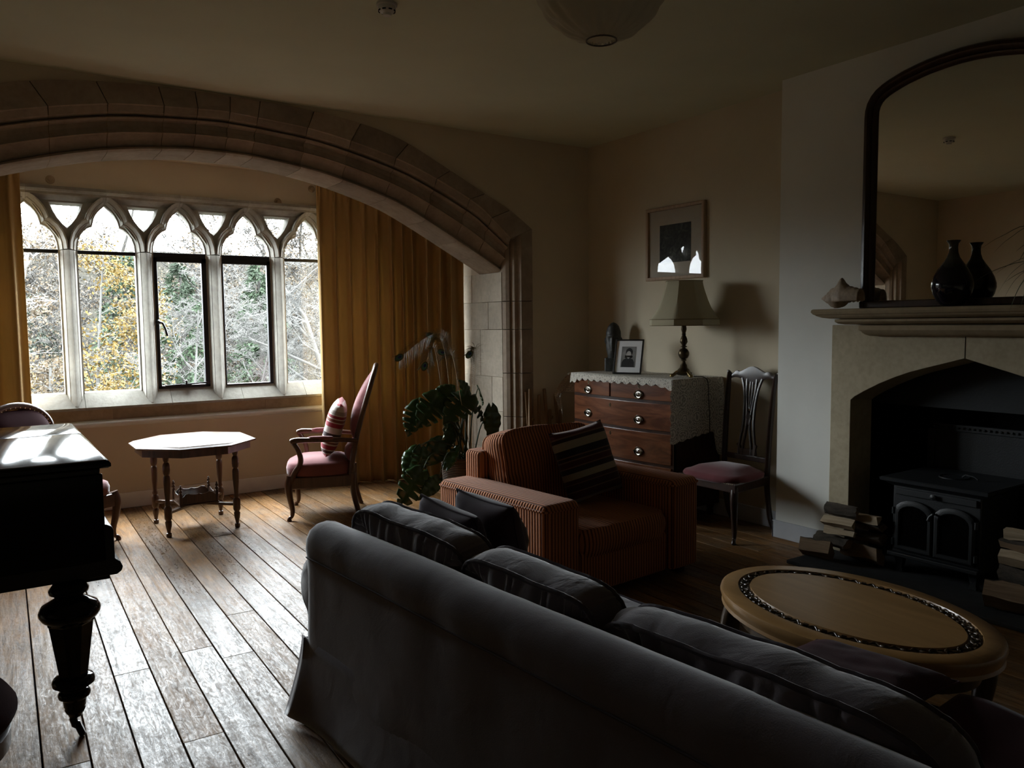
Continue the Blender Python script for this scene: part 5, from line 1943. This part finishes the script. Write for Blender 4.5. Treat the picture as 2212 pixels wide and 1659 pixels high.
# seat cushions and back cushions
for q, (x0, x1) in enumerate([(.22, 1.36), (1.365, LS - .22)]):
    m, sms = cushion(x1 - x0, .76, .15, 30, 20, 4, .22, .005, 20 + q, sq=9)
    RX = Matrix.Rotation(radians(-90), 4, 'X')
    o = m.xform(RX).build('seat_cushion', 'sofa_cushion', sa, smooth=60, loc=((x0 + x1) / 2, .61, .395))
    for s_ in sms:
        MB().tube([RX @ Vector(p) for p in s_], .007, 6).build('cushion_piping', 'sofa_seam', o, smooth=60)
BCU = [(.20, .90, .868, 3), (.90, 1.50, .845, 0), (1.51, 2.36, .832, -1)]
for q, (x0, x1, zt, tl) in enumerate(BCU):
    hh = .47
    m, sms = cushion(x1 - x0, hh, .115, 72, 44, 6, .75, .010, 40 + 3.3 * q, sq=6)
    o = m.build('back_cushion', 'sofa_cushion', sa, smooth=60, loc=((x0 + x1) / 2, .225, zt - hh / 2), rot=(radians(8), radians(tl * .7), radians(tl)))
    for s_ in sms:
        MB().tube(s_, .0075, 6).build('cushion_piping', 'sofa_seam', o, smooth=60)


def sworld(x, y, z):
    p = Matrix.Rotation(sa.rotation_euler[2], 3, 'Z') @ Vector((x, y, z))
    return (p.x + SO[0], p.y + SO[1], p.z)


for q, (p, rx, ry, rz, lab, mt_, sz) in enumerate([
        ((.41, .465, .68), 14, 4, 0, 'dark plum scatter cushion leaning in the far corner of the sofa, nearer of two', 'scatter_plum', .37),
        ((.40, .65, .68), 14, 2, 0, 'dark plum scatter cushion partly behind another at the far arm of the sofa', 'scatter_plum', .37),
        ((1.80, .88, .537), 84, 0, 4, 'near black wine red scatter cushion on the sofa beside the oval table', 'dark_wine', .42)]):
    m, seam = scatter(sz, sz, .15 if q < 2 else .08, 24, 9.0 + q, .005)
    o = thing('scatter_cushion', lab, 'cushion', sworld(*p), 0, 'scatter cushions on the sofa')
    o.rotation_euler = (radians(rx), radians(ry), sa.rotation_euler[2] + radians(rz))
    m.build('cover', mt_, o, smooth=60)
    MB().tube(seam, .005, 6).build('piping', mt_, o, smooth=60)

# ------------------------------------------------------------------ oval coffee table
ct = thing('oval_coffee_table', 'oval wooden coffee table with a dark carved border and carved legs', 'table', (2.665, 1.69, 0), radians(-5))
AX, BY, ZT = .385, .545, .478


def oval(k_, z, n=64, d=0.0):
    return [((AX - d) * k_ * cos(2 * pi * i / n), (BY - d) * k_ * sin(2 * pi * i / n), z) for i in range(n)]


tt = MB()
tt.loft([oval(1, ZT - .075, d=.05), oval(1, ZT - .072, d=.02), oval(1, ZT - .062, d=.006), oval(1, ZT - .05, d=.010), oval(1, ZT - .032, d=.004), oval(1, ZT - .018), oval(1, ZT - .006, d=.004), oval(1, ZT, d=.016), oval(1, ZT, d=.072), oval(1, ZT - .008, d=.075), oval(1, ZT - .008, d=.118), oval(1, ZT, d=.121), oval(1, ZT, d=.16), oval(.01, ZT, d=.3)])
tt.build('tabletop', 'oak_table', ct, smooth=35)
car = MB()
car.loft([oval(1, ZT - .0078, 96, d=.076), oval(1, ZT - .0078, 96, d=.117)], True, False)
band = car.build('carved_border', 'oak_dark', ct, smooth=0)
lf = MB()
NL = 76
for q in range(NL):
    a = 2 * pi * q / NL
    tx, ty = -(AX - .097) * sin(a), (BY - .097) * cos(a)
    tl_ = sqrt(tx * tx + ty * ty)
    tx, ty = tx / tl_, ty / tl_
    nx_, ny_ = ty, -tx
    cx_, cy_ = (AX - .097) * cos(a), (BY - .097) * sin(a)
    s = 1 if q % 2 else -1
    pts = []
    for k_ in range(7):
        u = -1 + 2 * k_ / 6
        wv = s * .011 * cos(u * pi / 1.3)
        pts.append((cx_ + tx * u * .022 + nx_ * wv, cy_ + ty * u * .022 + ny_ * wv, ZT - .006 + .004 * (1 - u * u)))
    lf.tube(pts, [.001, .003, .0045, .005, .0045, .003, .001], 6)
    lf.tube([(cx_ - nx_ * s * .013 - tx * .008, cy_ - ny_ * s * .013 - ty * .008, ZT - .006), (cx_ - nx_ * s * .013 + tx * .008, cy_ - ny_ * s * .013 + ty * .008, ZT - .004)], [.005, .003], 6)
o = lf.build('leaf_scroll', 'oak_dark', band, smooth=60)
tag(o, kind='stuff')
MB().loft([oval(1, ZT - .135, d=.075), oval(1, ZT - .07, d=.065), oval(1, ZT - .07, d=.09), oval(1, ZT - .135, d=.095), oval(1, ZT - .135, d=.075)], True, False).build('apron', 'oak_dark', ct, smooth=30)
for sx, sy in ((-.62, .72), (.62, .72), (-.62, -.72), (.62, -.72)):
    x, y = sx * (AX - .04), sy * (BY - .03)
    ln_ = sqrt(sx * sx + sy * sy)
    lg = cabriole(x, y, ZT - .075, (sx / ln_, sy / ln_), 1.25, 12).build('leg', 'oak_dark', ct, smooth=70)
    kn = MB()
    for q in range(5):
        kn.lathe([(0, -.006), (.008, -.003), (.009, 0), (.006, .004), (0, .006)], 8, (x + sx / ln_ * (.040 + .004 * (q % 2)) + .012 * (q % 3 - 1) * -sy, y + sy / ln_ * (.040 + .004 * (q % 2)) + .012 * (q % 3 - 1) * sx, ZT - .11 - .022 * q))
    tag(kn.build('knee_carving', 'oak_dark', lg, smooth=60), kind='stuff')

# dark red throw spread over the near part of the sofa seat
def throw_(u, v_):
    x = lerp(2.02, 2.50, u)
    y = lerp(.62, 1.045, min(1, v_ / .62))
    z = .506 + .008 * nz(x * 7, y * 7, 3) + .010 * sin(u * 9) * v_
    if v_ > .62:
        k_ = (v_ - .62) / .38
        y = 1.045 + .02 * sin(k_ * 1.5) + .012 * sin(u * 22) * k_
        z -= .20 * k_
    return sworld(x, y, z)


o = MB().grid(throw_, 40, 26).build('throw', 'dark_wine', smooth=180, solid=.010)
tag(o, 'dark wine red throw spread over the near end of the sofa seat', 'throw')
# ------------------------------------------------------------------ monstera in a wicker pot, with peacock feathers
simple('monstera_leaf', (.020, .055, .014), .28, .5, var=.3, scale=6, bump=.1, bscale=20)
simple('stem_green', (.03, .05, .02), .5, .4)
t = NT('wicker')
v = t.coords((1, 1, 1))
w_ = t.n('ShaderNodeTexWave', wave_type='BANDS', bands_direction='Z')
w_.inputs['Scale'].default_value = 22
t.l(v, w_.inputs['Vector'])
t.l(t.ramp(w_.outputs['Fac'], [(.2, (.05, .03, .015)), (.8, (.20, .13, .07))]), t.p.inputs['Base Color'])
t.p.inputs['Roughness'].default_value = .8
t.bump(w_.outputs['Fac'], .8, .01)
simple('soil', (.02, .014, .01), .95, .1, bump=.6, bscale=30)
simple('feather_barb', (.10, .085, .04), .6, .3, var=.3)
simple('feather_eye', (.05, .17, .14), .3, .6, var=.3)
simple('feather_core', (.03, .04, .18), .2, .6)
simple('feather_quill', (.35, .27, .17), .5, .3)
mp = thing('monstera_plant', 'monstera with split leaves in a wicker pot before the wide curtain', 'plant', (3.25, 5.50, 0))
MB().lathe([(.13, 0), (.15, .01), (.18, .18), (.192, .36), (.198, .44), (.207, .445), (.209, .475), (.20, .485), (.182, .48), (.176, .44), (0, .435)], 32).build('wicker_pot', 'wicker', mp, smooth=40)
MB().lathe([(.178, .438), (.10, .45), (.0, .455)], 20).build('soil', 'soil', mp)


def mleaf(base, tip, up, width, label=None, splits=True, fold=.35):
    """one leaf blade from base to tip; heart shaped, with deep side cuts"""
    b, tp_ = Vector(base), Vector(tip)
    width *= .84
    ax_ = tp_ - b
    L = ax_.length
    ax_ = ax_.normalized()
    n_ = (Vector(up) - ax_ * Vector(up).dot(ax_)).normalized()
    sd_ = ax_.cross(n_)
    m = MB()
    N_ = 40
    for s in (-1, 1):
        ro = []
        for i in range(N_ + 1):
            u = i / N_
            w = interp([(0, .20), (.06, .62), (.18, .92), (.35, 1.0), (.55, .88), (.75, .60), (.9, .28), (1, .0)], u) * width / 2
            if splits and .25 < u < .88:
                ph_ = (u * 6.0 + (.3 if s > 0 else 0)) % 1.0
                if ph_ < .30:
                    w *= .30
            r = []
            for k_ in range(5):
                q = k_ / 4
                sag = -.10 * L * (u - .3) ** 2 * 2
                back = -.16 * L * q if u < .12 else 0
                lift = fold * w * q - .35 * w * q * q
                p = b + ax_ * (u * L + back * (1 - u / .12 if u < .12 else 0) + .10 * L * q * (.3 + u) * .5) + sd_ * (s * w * q) + n_ * (lift + sag + .006 * sin(u * 30) * q)
                r.append(p)
            ro.append(r)
        m.loft(ro, False, False)
    m.weld = True
    return m.build('leaf', 'monstera_leaf', mp, smooth=70, solid=.002)


def W(x, y, z):
    return (x - 3.25, y - 5.50, z)


# (base, tip, up, width) in world metres, read off the planes in front of the curtain
leaves = [
    ((2.85, 5.52, .94), (2.72, 5.46, .71), (-.45, -.8, .4), .23),
    ((3.02, 5.50, .985), (2.78, 5.38, .78), (.25, -.75, .6), .30),
    ((3.02, 5.52, .95), (3.16, 5.50, 1.06), (-.5, -.8, .2), .20),
    ((3.28, 5.46, .98), (2.96, 5.28, .82), (.2, -.6, .8), .30),
    ((3.30, 5.48, .95), (3.42, 5.44, .74), (.6, -.7, .4), .26),
    ((2.77, 5.42, .60), (2.63, 5.36, .43), (-.6, -.6, .3), .19),
    ((2.80, 5.40, .60), (2.74, 5.33, .40), (.3, -.9, .1), .24),
    ((3.02, 5.46, .63), (2.86, 5.42, .46), (.2, -.9, .3), .25),
    ((2.96, 5.30, .44), (3.08, 5.32, .61), (-.8, -.5, .0), .12),
    ((2.70, 5.20, .46), (2.43, 5.02, .28), (.25, -.7, .65), .27),
    ((2.84, 5.20, .39), (2.60, 5.02, .31), (.3, -.7, .6), .15),
    ((3.06, 5.42, .86), (2.99, 5.36, .66), (.9, -.4, .2), .14),
    ((3.14, 5.52, .78), (3.10, 5.48, .56), (.3, -.9, .2), .22),
    ((3.46, 5.42, .87), (3.45, 5.38, .60), (.2, -.95, .3), .24),
    ((3.30, 5.50, .95), (3.20, 5.46, 1.10), (.3, -.8, .5), .20),
    ((3.42, 5.56, 1.02), (3.50, 5.60, .88), (.6, -.5, .5), .22),
]
for q, (b, tp_, up, w) in enumerate(leaves):
    mleaf(W(*b), W(*tp_), up, w, splits=q in (0, 1, 3, 4, 9, 6))
    b_ = Vector(W(*b))
    r0 = Vector((.07 * cos(q * 2.4), .07 * sin(q * 2.4), .44))
    hi = max(b_.z, .52) + (.04 if b_.z < .62 else -.06)
    m1 = r0.lerp(b_, .35)
    m1.z = lerp(.45, hi, .65)
    m2 = r0.lerp(b_, .75)
    m2.z = hi
    MB().tube(spline([r0, m1, m2, b_], 5), [.0075 - .0003 * i for i in range(16)], 6).build('stem', 'stem_green', mp, smooth=60)
MB().tube([(0, .02, .43), (.03, .03, .6), (.04, .04, .8), (.06, .03, 1.0)], [.014, .013, .012, .010], 8).build('trunk', 'stem_green', mp, smooth=60)


def feather(label, tip, bend, seed, root=(.06, .04)):
    root = (*root, .4575)
    f_ = thing('peacock_feather', label, 'feather', (3.25 + root[0], 5.50 + root[1], root[2]), 0, 'peacock feathers standing in the wicker pot')
    p3 = Vector(tip) - Vector(f_.location)
    p0 = Vector((0, 0, 0))
    p1 = Vector((p3.x * .12, p3.y * .12, p3.z * .5))
    p2 = Vector((p3.x * .55 + bend[0], p3.y * .55 + bend[1], p3.z * .93 + bend[2]))
    pts = spline([p0, p1, p2, p3], 12)
    m_ = len(pts) - 1
    MB().tube(pts, [lerp(.0030, .0010, i / m_) for i in range(m_ + 1)], 5).build('quill', 'feather_quill', f_, smooth=60)
    rq = random.Random(seed)
    bb = MB()
    for i in range(int(m_ * .45), m_ + 1):
        for rep in range(5):
            u = min(m_ - .001, i + rep / 5.0)
            k_ = int(u)
            p = pts[k_].lerp(pts[min(k_ + 1, m_)], u - k_)
            t_ = (pts[min(k_ + 1, m_)] - pts[max(k_ - 1, 0)]).normalized()
            L = .10 * (1 - abs(u / m_ - .8) * 1.3) * rq.uniform(.7, 1.1)
            for s in (-1, 1):
                sd_ = t_.cross(Vector((.5, .8, .2))).normalized() * s
                e = p + sd_ * L * .7 + t_ * L * .6 + Vector((rq.uniform(-.01, .01), rq.uniform(-.01, .01), -L * .35))
                mid = p.lerp(e, .5) + Vector((0, 0, L * .10))
                bb.tube([p, mid, e], [.0008, .0007, .0003], 3, caps=False)
    tag(bb.build('barb', 'feather_barb', f_, smooth=0), kind='stuff')
    d = (pts[-1] - pts[-3]).normalized()
    cdir = Vector((-.4, -.9, .1)).normalized()
    nrm = (cdir - d * cdir.dot(d)).normalized()
    sd_ = d.cross(nrm)
    for nm, r, off, mt_ in (('eye_rim', .032, 0, 'feather_barb'), ('eye_spot', .024, .002, 'feather_eye'), ('eye_core', .012, .004, 'feather_core')):
        c_ = pts[-1] + d * (.012 if nm != 'eye_core' else .006) + nrm * off
        ring = [c_ + sd_ * (r * .8 * cos(a * pi / 9)) + d * (r * 1.25 * sin(a * pi / 9)) for a in range(18)]
        MB().loft([ring, [p + nrm * .0015 for p in ring]]).build(nm, mt_, f_, smooth=0)
    return f_


feather('peacock feather arching far left across the mustard curtain', (2.65, 5.43, 1.31), (.10, 0, .22), 1, (-.02, -.13))
feather('peacock feather drooping before the curtain, second from the left', (2.95, 5.60, 1.23), (.0, 0, .18), 2, (-.13, .06))
feather('tallest upright peacock feather in the wicker pot', (3.0, 5.58, 1.46), (.02, 0, 0), 3, (-.05, .10))
feather('upright peacock feather between the tallest one and the stone reveal', (3.16, 5.68, 1.32), (.03, 0, 0), 4, (.04, .13))
feather('peacock feather leaning right, its green eye against the pale stone', (3.36, 5.58, 1.31), (.05, 0, .08), 5, (.12, .06))
# ------------------------------------------------------------------ the wooded slope outside
t = NT('wooded_slope')
v = t.coords((1, 1, 1), 'Object', False)
t.l(t.ramp(t.noise(v, 2.6, 9, .8), [(.3, (.003, .0035, .0025)), (.5, (.010, .0095, .008)), (.7, (.018, .0165, .014))]), t.p.inputs['Base Color'])
t.p.inputs['Roughness'].default_value = 1.0
t.p.inputs['Specular IOR Level'].default_value = 0
simple('bare_twig', (0.0346, 0.0338, 0.0317), .9, .1, var=.15, scale=2)
simple('grey_twig', (0.0229, 0.0215, 0.0195), .9, .1, var=.2, scale=2)
simple('birch_bark', (0.0590, 0.0569, 0.0533), .8, .2, var=.2, scale=6)
simple('yellow_leaf', (0.0462, 0.0282, 0.0028), .7, .2, var=.3, scale=1.5)
simple('brown_leaf', (0.0273, 0.0191, 0.0105), .8, .2, var=.35, scale=1.5)
simple('green_needle', (0.0081, 0.0156, 0.0061), .8, .2, var=.45, scale=.9)
simple('pale_needle', (0.0158, 0.0198, 0.0129), .8, .2, var=.4, scale=.9)


def hz(x, y):
    d = max(0, y - 8)
    return -4.4 + .16 * max(0, y - 16) + .0028 * max(0, y - 26) ** 2 + .5 * nz(x * .15, y * .15, 3) - .02 * d


g = MB()
g.grid(lambda u, v_: (lerp(-45, 60, u), lerp(8.2, 75, v_), min(7.6 + .5 * nz(u * 30, v_ * 9, 2), hz(lerp(-45, 60, u), lerp(8.2, 75, v_)))), 60, 40)
tag(g.build('hill', 'wooded_slope', smooth=60), 'wooded hillside rising beyond the garden outside the window', 'hill', kind='structure')


def branch_tree(name, label, x, y, top, seed, trunk_r, mat_b, R_=2.2, lean=0.0, depth=5, group=None, leaf=None, twig=1.0, droop=0.0, kids=(3, 4), first=11):
    """a broadleaf tree: its crown tops out near z = top in the world and reaches about R_ sideways"""
    rt = random.Random(seed)
    zb = hz(x, y) - .1
    h = top - zb
    tr_ = thing(name, label, 'tree', (x, y, zb), 0, group)
    tk, tw, ends = MB(), MB(), []

    def grow(p, d, L, r, lev):
        n = 6 if lev == 0 else 4 if lev < 3 else 3 if lev < 5 else 2
        pts = [p]
        dd = d.normalized()
        for i in range(n):
            dd = (dd + Vector((rt.gauss(0, .13), rt.gauss(0, .13), rt.gauss(0, .10) + (.06 if lev else .10) - droop * lev * .06))).normalized()
            pts.append(pts[-1] + dd * (L / n))
        r1 = r * (.25 if lev == 0 else .5)
        rs = [lerp(r, r1, i / n) for i in range(n + 1)]
        (tk if lev < 2 else tw).tube(pts, rs, 6 if lev < 2 else 3, caps=False)
        if lev >= depth - 2:
            ends.extend(pts[1:])
        if lev < depth:
            k_ = first if lev == 0 else rt.randint(*kids)
            for i in range(k_):
                u = rt.uniform(.30, .98)
                f_ = u * n
                a = min(int(f_), n - 1)
                q = pts[a].lerp(pts[a + 1], f_ - a)
                az = rt.uniform(0, 2 * pi)
                side = Vector((cos(az), sin(az), 0))
                nd = (dd * .55 + side * .8 + Vector((0, 0, rt.uniform(-.1, .3)))).normalized()
                l2 = R_ * (1.15 - .75 * u) * rt.uniform(.7, 1.1) if lev == 0 else L * rt.uniform(.42, .66)
                grow(q, nd, l2, max(lerp(r, r1, u) * rt.uniform(.45, .62), .0042 * twig), lev + 1)
    grow(Vector((0, 0, 0)), Vector((lean, rt.uniform(-.05, .05), 1)), h * .9, trunk_r, 0)
    tk.build('trunk', mat_b, tr_, smooth=60)
    tag(tw.build('twig', mat_b, tr_, smooth=0), kind='stuff')
    if leaf:
        mt_, count, size, box_ = leaf
        lv = MB()
        for i in range(count):
            e = rt.choice(ends) + Vector((rt.gauss(0, box_), rt.gauss(0, box_), rt.gauss(-.05, box_)))
            a = Vector((rt.gauss(0, 1), rt.gauss(0, 1), rt.gauss(0, 1))).normalized()
            b = a.cross(Vector((rt.gauss(0, 1), rt.gauss(0, 1), rt.gauss(0, 1)))).normalized()
            s = size * rt.uniform(.6, 1.2)
            lv.add([e - a * s, e + b * s * .55, e + a * s, e - b * s * .55], [(0, 1, 2, 3)])
        tag(lv.build('leaf', mt_, tr_, smooth=0), kind='stuff')
    return tr_


def conifer(label, x, y, h, w, seed, mat_, n=5200, group='evergreens outside the window'):
    rt = random.Random(seed)
    zb = hz(x, y) - .1
    o = thing('evergreen_tree', label, 'tree', (x, y, zb), 0, group)
    MB().tube([(0, 0, 0), (.05, 0, h * .5), (0, 0, h * .97)], [.20, .12, .02], 6).build('trunk', 'grey_twig', o, smooth=60)
    m = MB()
    boughs = []
    for i in range(150):
        u = rt.random() ** .8
        z = h * (.06 + .92 * u)
        boughs.append((z, rt.uniform(0, 2 * pi), w * (1 - u) ** .75 * rt.uniform(.55, 1.1) + .15))
    for i in range(n):
        z, az, L = rt.choice(boughs)
        t_ = rt.random() ** .55
        az += rt.gauss(0, .10)
        p = Vector((cos(az) * L * t_, sin(az) * L * t_, z + L * (.18 * t_ - .42 * t_ * t_) + rt.gauss(0, .08)))
        d = (Vector((cos(az), sin(az), -.45)) + Vector((rt.gauss(0, .5), rt.gauss(0, .5), rt.gauss(0, .4)))).normalized()
        s = d.cross(Vector((rt.gauss(0, 1), rt.gauss(0, 1), rt.gauss(0, 1)))).normalized()
        l_ = rt.uniform(.10, .24)
        m.add([p - s * .03, p + d * l_ * .6 + s * .022, p + d * l_, p + s * .03], [(0, 1, 2, 3)])
    tag(m.build('foliage', mat_, o, smooth=0), kind='stuff')
    return o


BT = 'bare trees outside the window'
branch_tree('birch_tree', 'pale-stemmed birch with brown and yellow leaves seen through the leftmost light', .72, 16.0, 4.3, 3, .11, 'birch_bark', 1.5, .01, 5, None, ('brown_leaf', 5200, .032, .10), 1.0, .5)
branch_tree('yellow_tree', 'thin tree with bright yellow leaves filling the second light', 1.75, 17.0, 4.2, 8, .055, 'bare_twig', 1.9, -.03, 5, None, ('yellow_leaf', 6500, .040, .12), 1.0, .6)
branch_tree('yellow_tree', 'lower yellow-leaved tree at the foot of the second light', 2.1, 15.0, 1.3, 9, .05, 'bare_twig', 1.3, .01, 5, None, ('yellow_leaf', 5200, .036, .10), 1.0, .6)
branch_tree('brown_tree', 'brown-leaved tree low in the leftmost light', .55, 14.5, 1.6, 19, .08, 'bare_twig', 1.3, -.01, 5, None, ('brown_leaf', 5200, .036, .10), 1.0, .5)
branch_tree('bare_tree', 'bare pale-twigged tree seen through the casement light', 3.3, 14.6, 2.7, 21, .05, 'bare_twig', 1.9, .02, 6, BT, None, .9, .1, (3, 4), 17)
branch_tree('bare_tree', 'bare pale tree behind the fourth light', 4.5, 15.0, 3.0, 22, .05, 'bare_twig', 2.0, -.02, 6, BT, None, .9, .1, (3, 4), 17)
branch_tree('bare_tree', 'bare tree with thick leaning boughs at the rightmost light', 5.5, 14.2, 4.4, 26, .12, 'bare_twig', 2.2, -.04, 6, BT, None, 1.0, .1, (3, 4), 18)
branch_tree('bare_tree', 'bare tree half hidden by the wide curtain', 7.6, 15.5, 4.2, 24, .14, 'bare_twig', 2.3, .0, 5, BT, None, 1.2, .1)
conifer('dark evergreen standing behind the yellow leaves of the second light', 2.9, 20.5, 7.6, 1.8, 31, 'green_needle', 6500)
conifer('tall green evergreen in the left part of the casement light', 4.05, 20.0, 7.4, 1.5, 32, 'green_needle', 6500)
conifer('green evergreen behind the fourth light', 5.9, 20.0, 7.4, 1.6, 33, 'green_needle', 7000)
conifer('dark low evergreen below the casement light', 4.3, 18.0, 4.3, 1.8, 34, 'green_needle', 5000)
conifer('dark low evergreen at the foot of the yellow trees', 2.6, 18.0, 3.9, 1.6, 37, 'green_needle', 5000)
conifer('pale evergreen farther up the slope', 7.4, 26.0, 6.5, 2.6, 35, 'pale_needle', 6000)
conifer('pale evergreen on the slope behind the birch', 1.3, 25.5, 6.0, 2.4, 36, 'pale_needle', 6000)
FL = ['behind the leftmost light', 'behind the second light', 'behind the casement light', 'behind the fourth light', 'behind the rightmost light', 'beyond the right curtain', 'beyond the left curtain', 'at the right end of the slope', 'nearer, left in the second light', 'nearer, in the upper casement light', 'nearer, beside the evergreen of the fourth light', 'nearer, behind the birch', 'nearer, in the rightmost light', 'on the skyline behind the second light', 'on the skyline behind the casement light', 'on the skyline behind the fourth light', 'on the skyline behind the rightmost light']
for q, (x, y, tp_) in enumerate([(.9, 28, 5.6), (3.2, 30, 5.8), (5.2, 28, 5.4), (7.8, 31, 6.0), (9.6, 28, 6.4), (12.6, 31, 6.6), (-2.2, 28, 6.0), (16, 29, 6.6), (1.9, 23.0, 4.3), (3.7, 24.0, 4.6), (5.6, 23.5, 4.6), (.3, 22.0, 4.2), (7.3, 23, 5.0), (2.0, 36, 8.0), (5.0, 37, 8.3), (8.4, 36, 8.4), (11.5, 37, 8.6)]):
    branch_tree('far_tree', 'grey bare tree far up the slope ' + FL[q], x, y, tp_, 50 + q, .14, 'grey_twig', 2.4, 0, 5, 'distant bare trees on the slope', ('brown_leaf', 2600, .045, .2), 2.0, .0, (3, 5), 13)
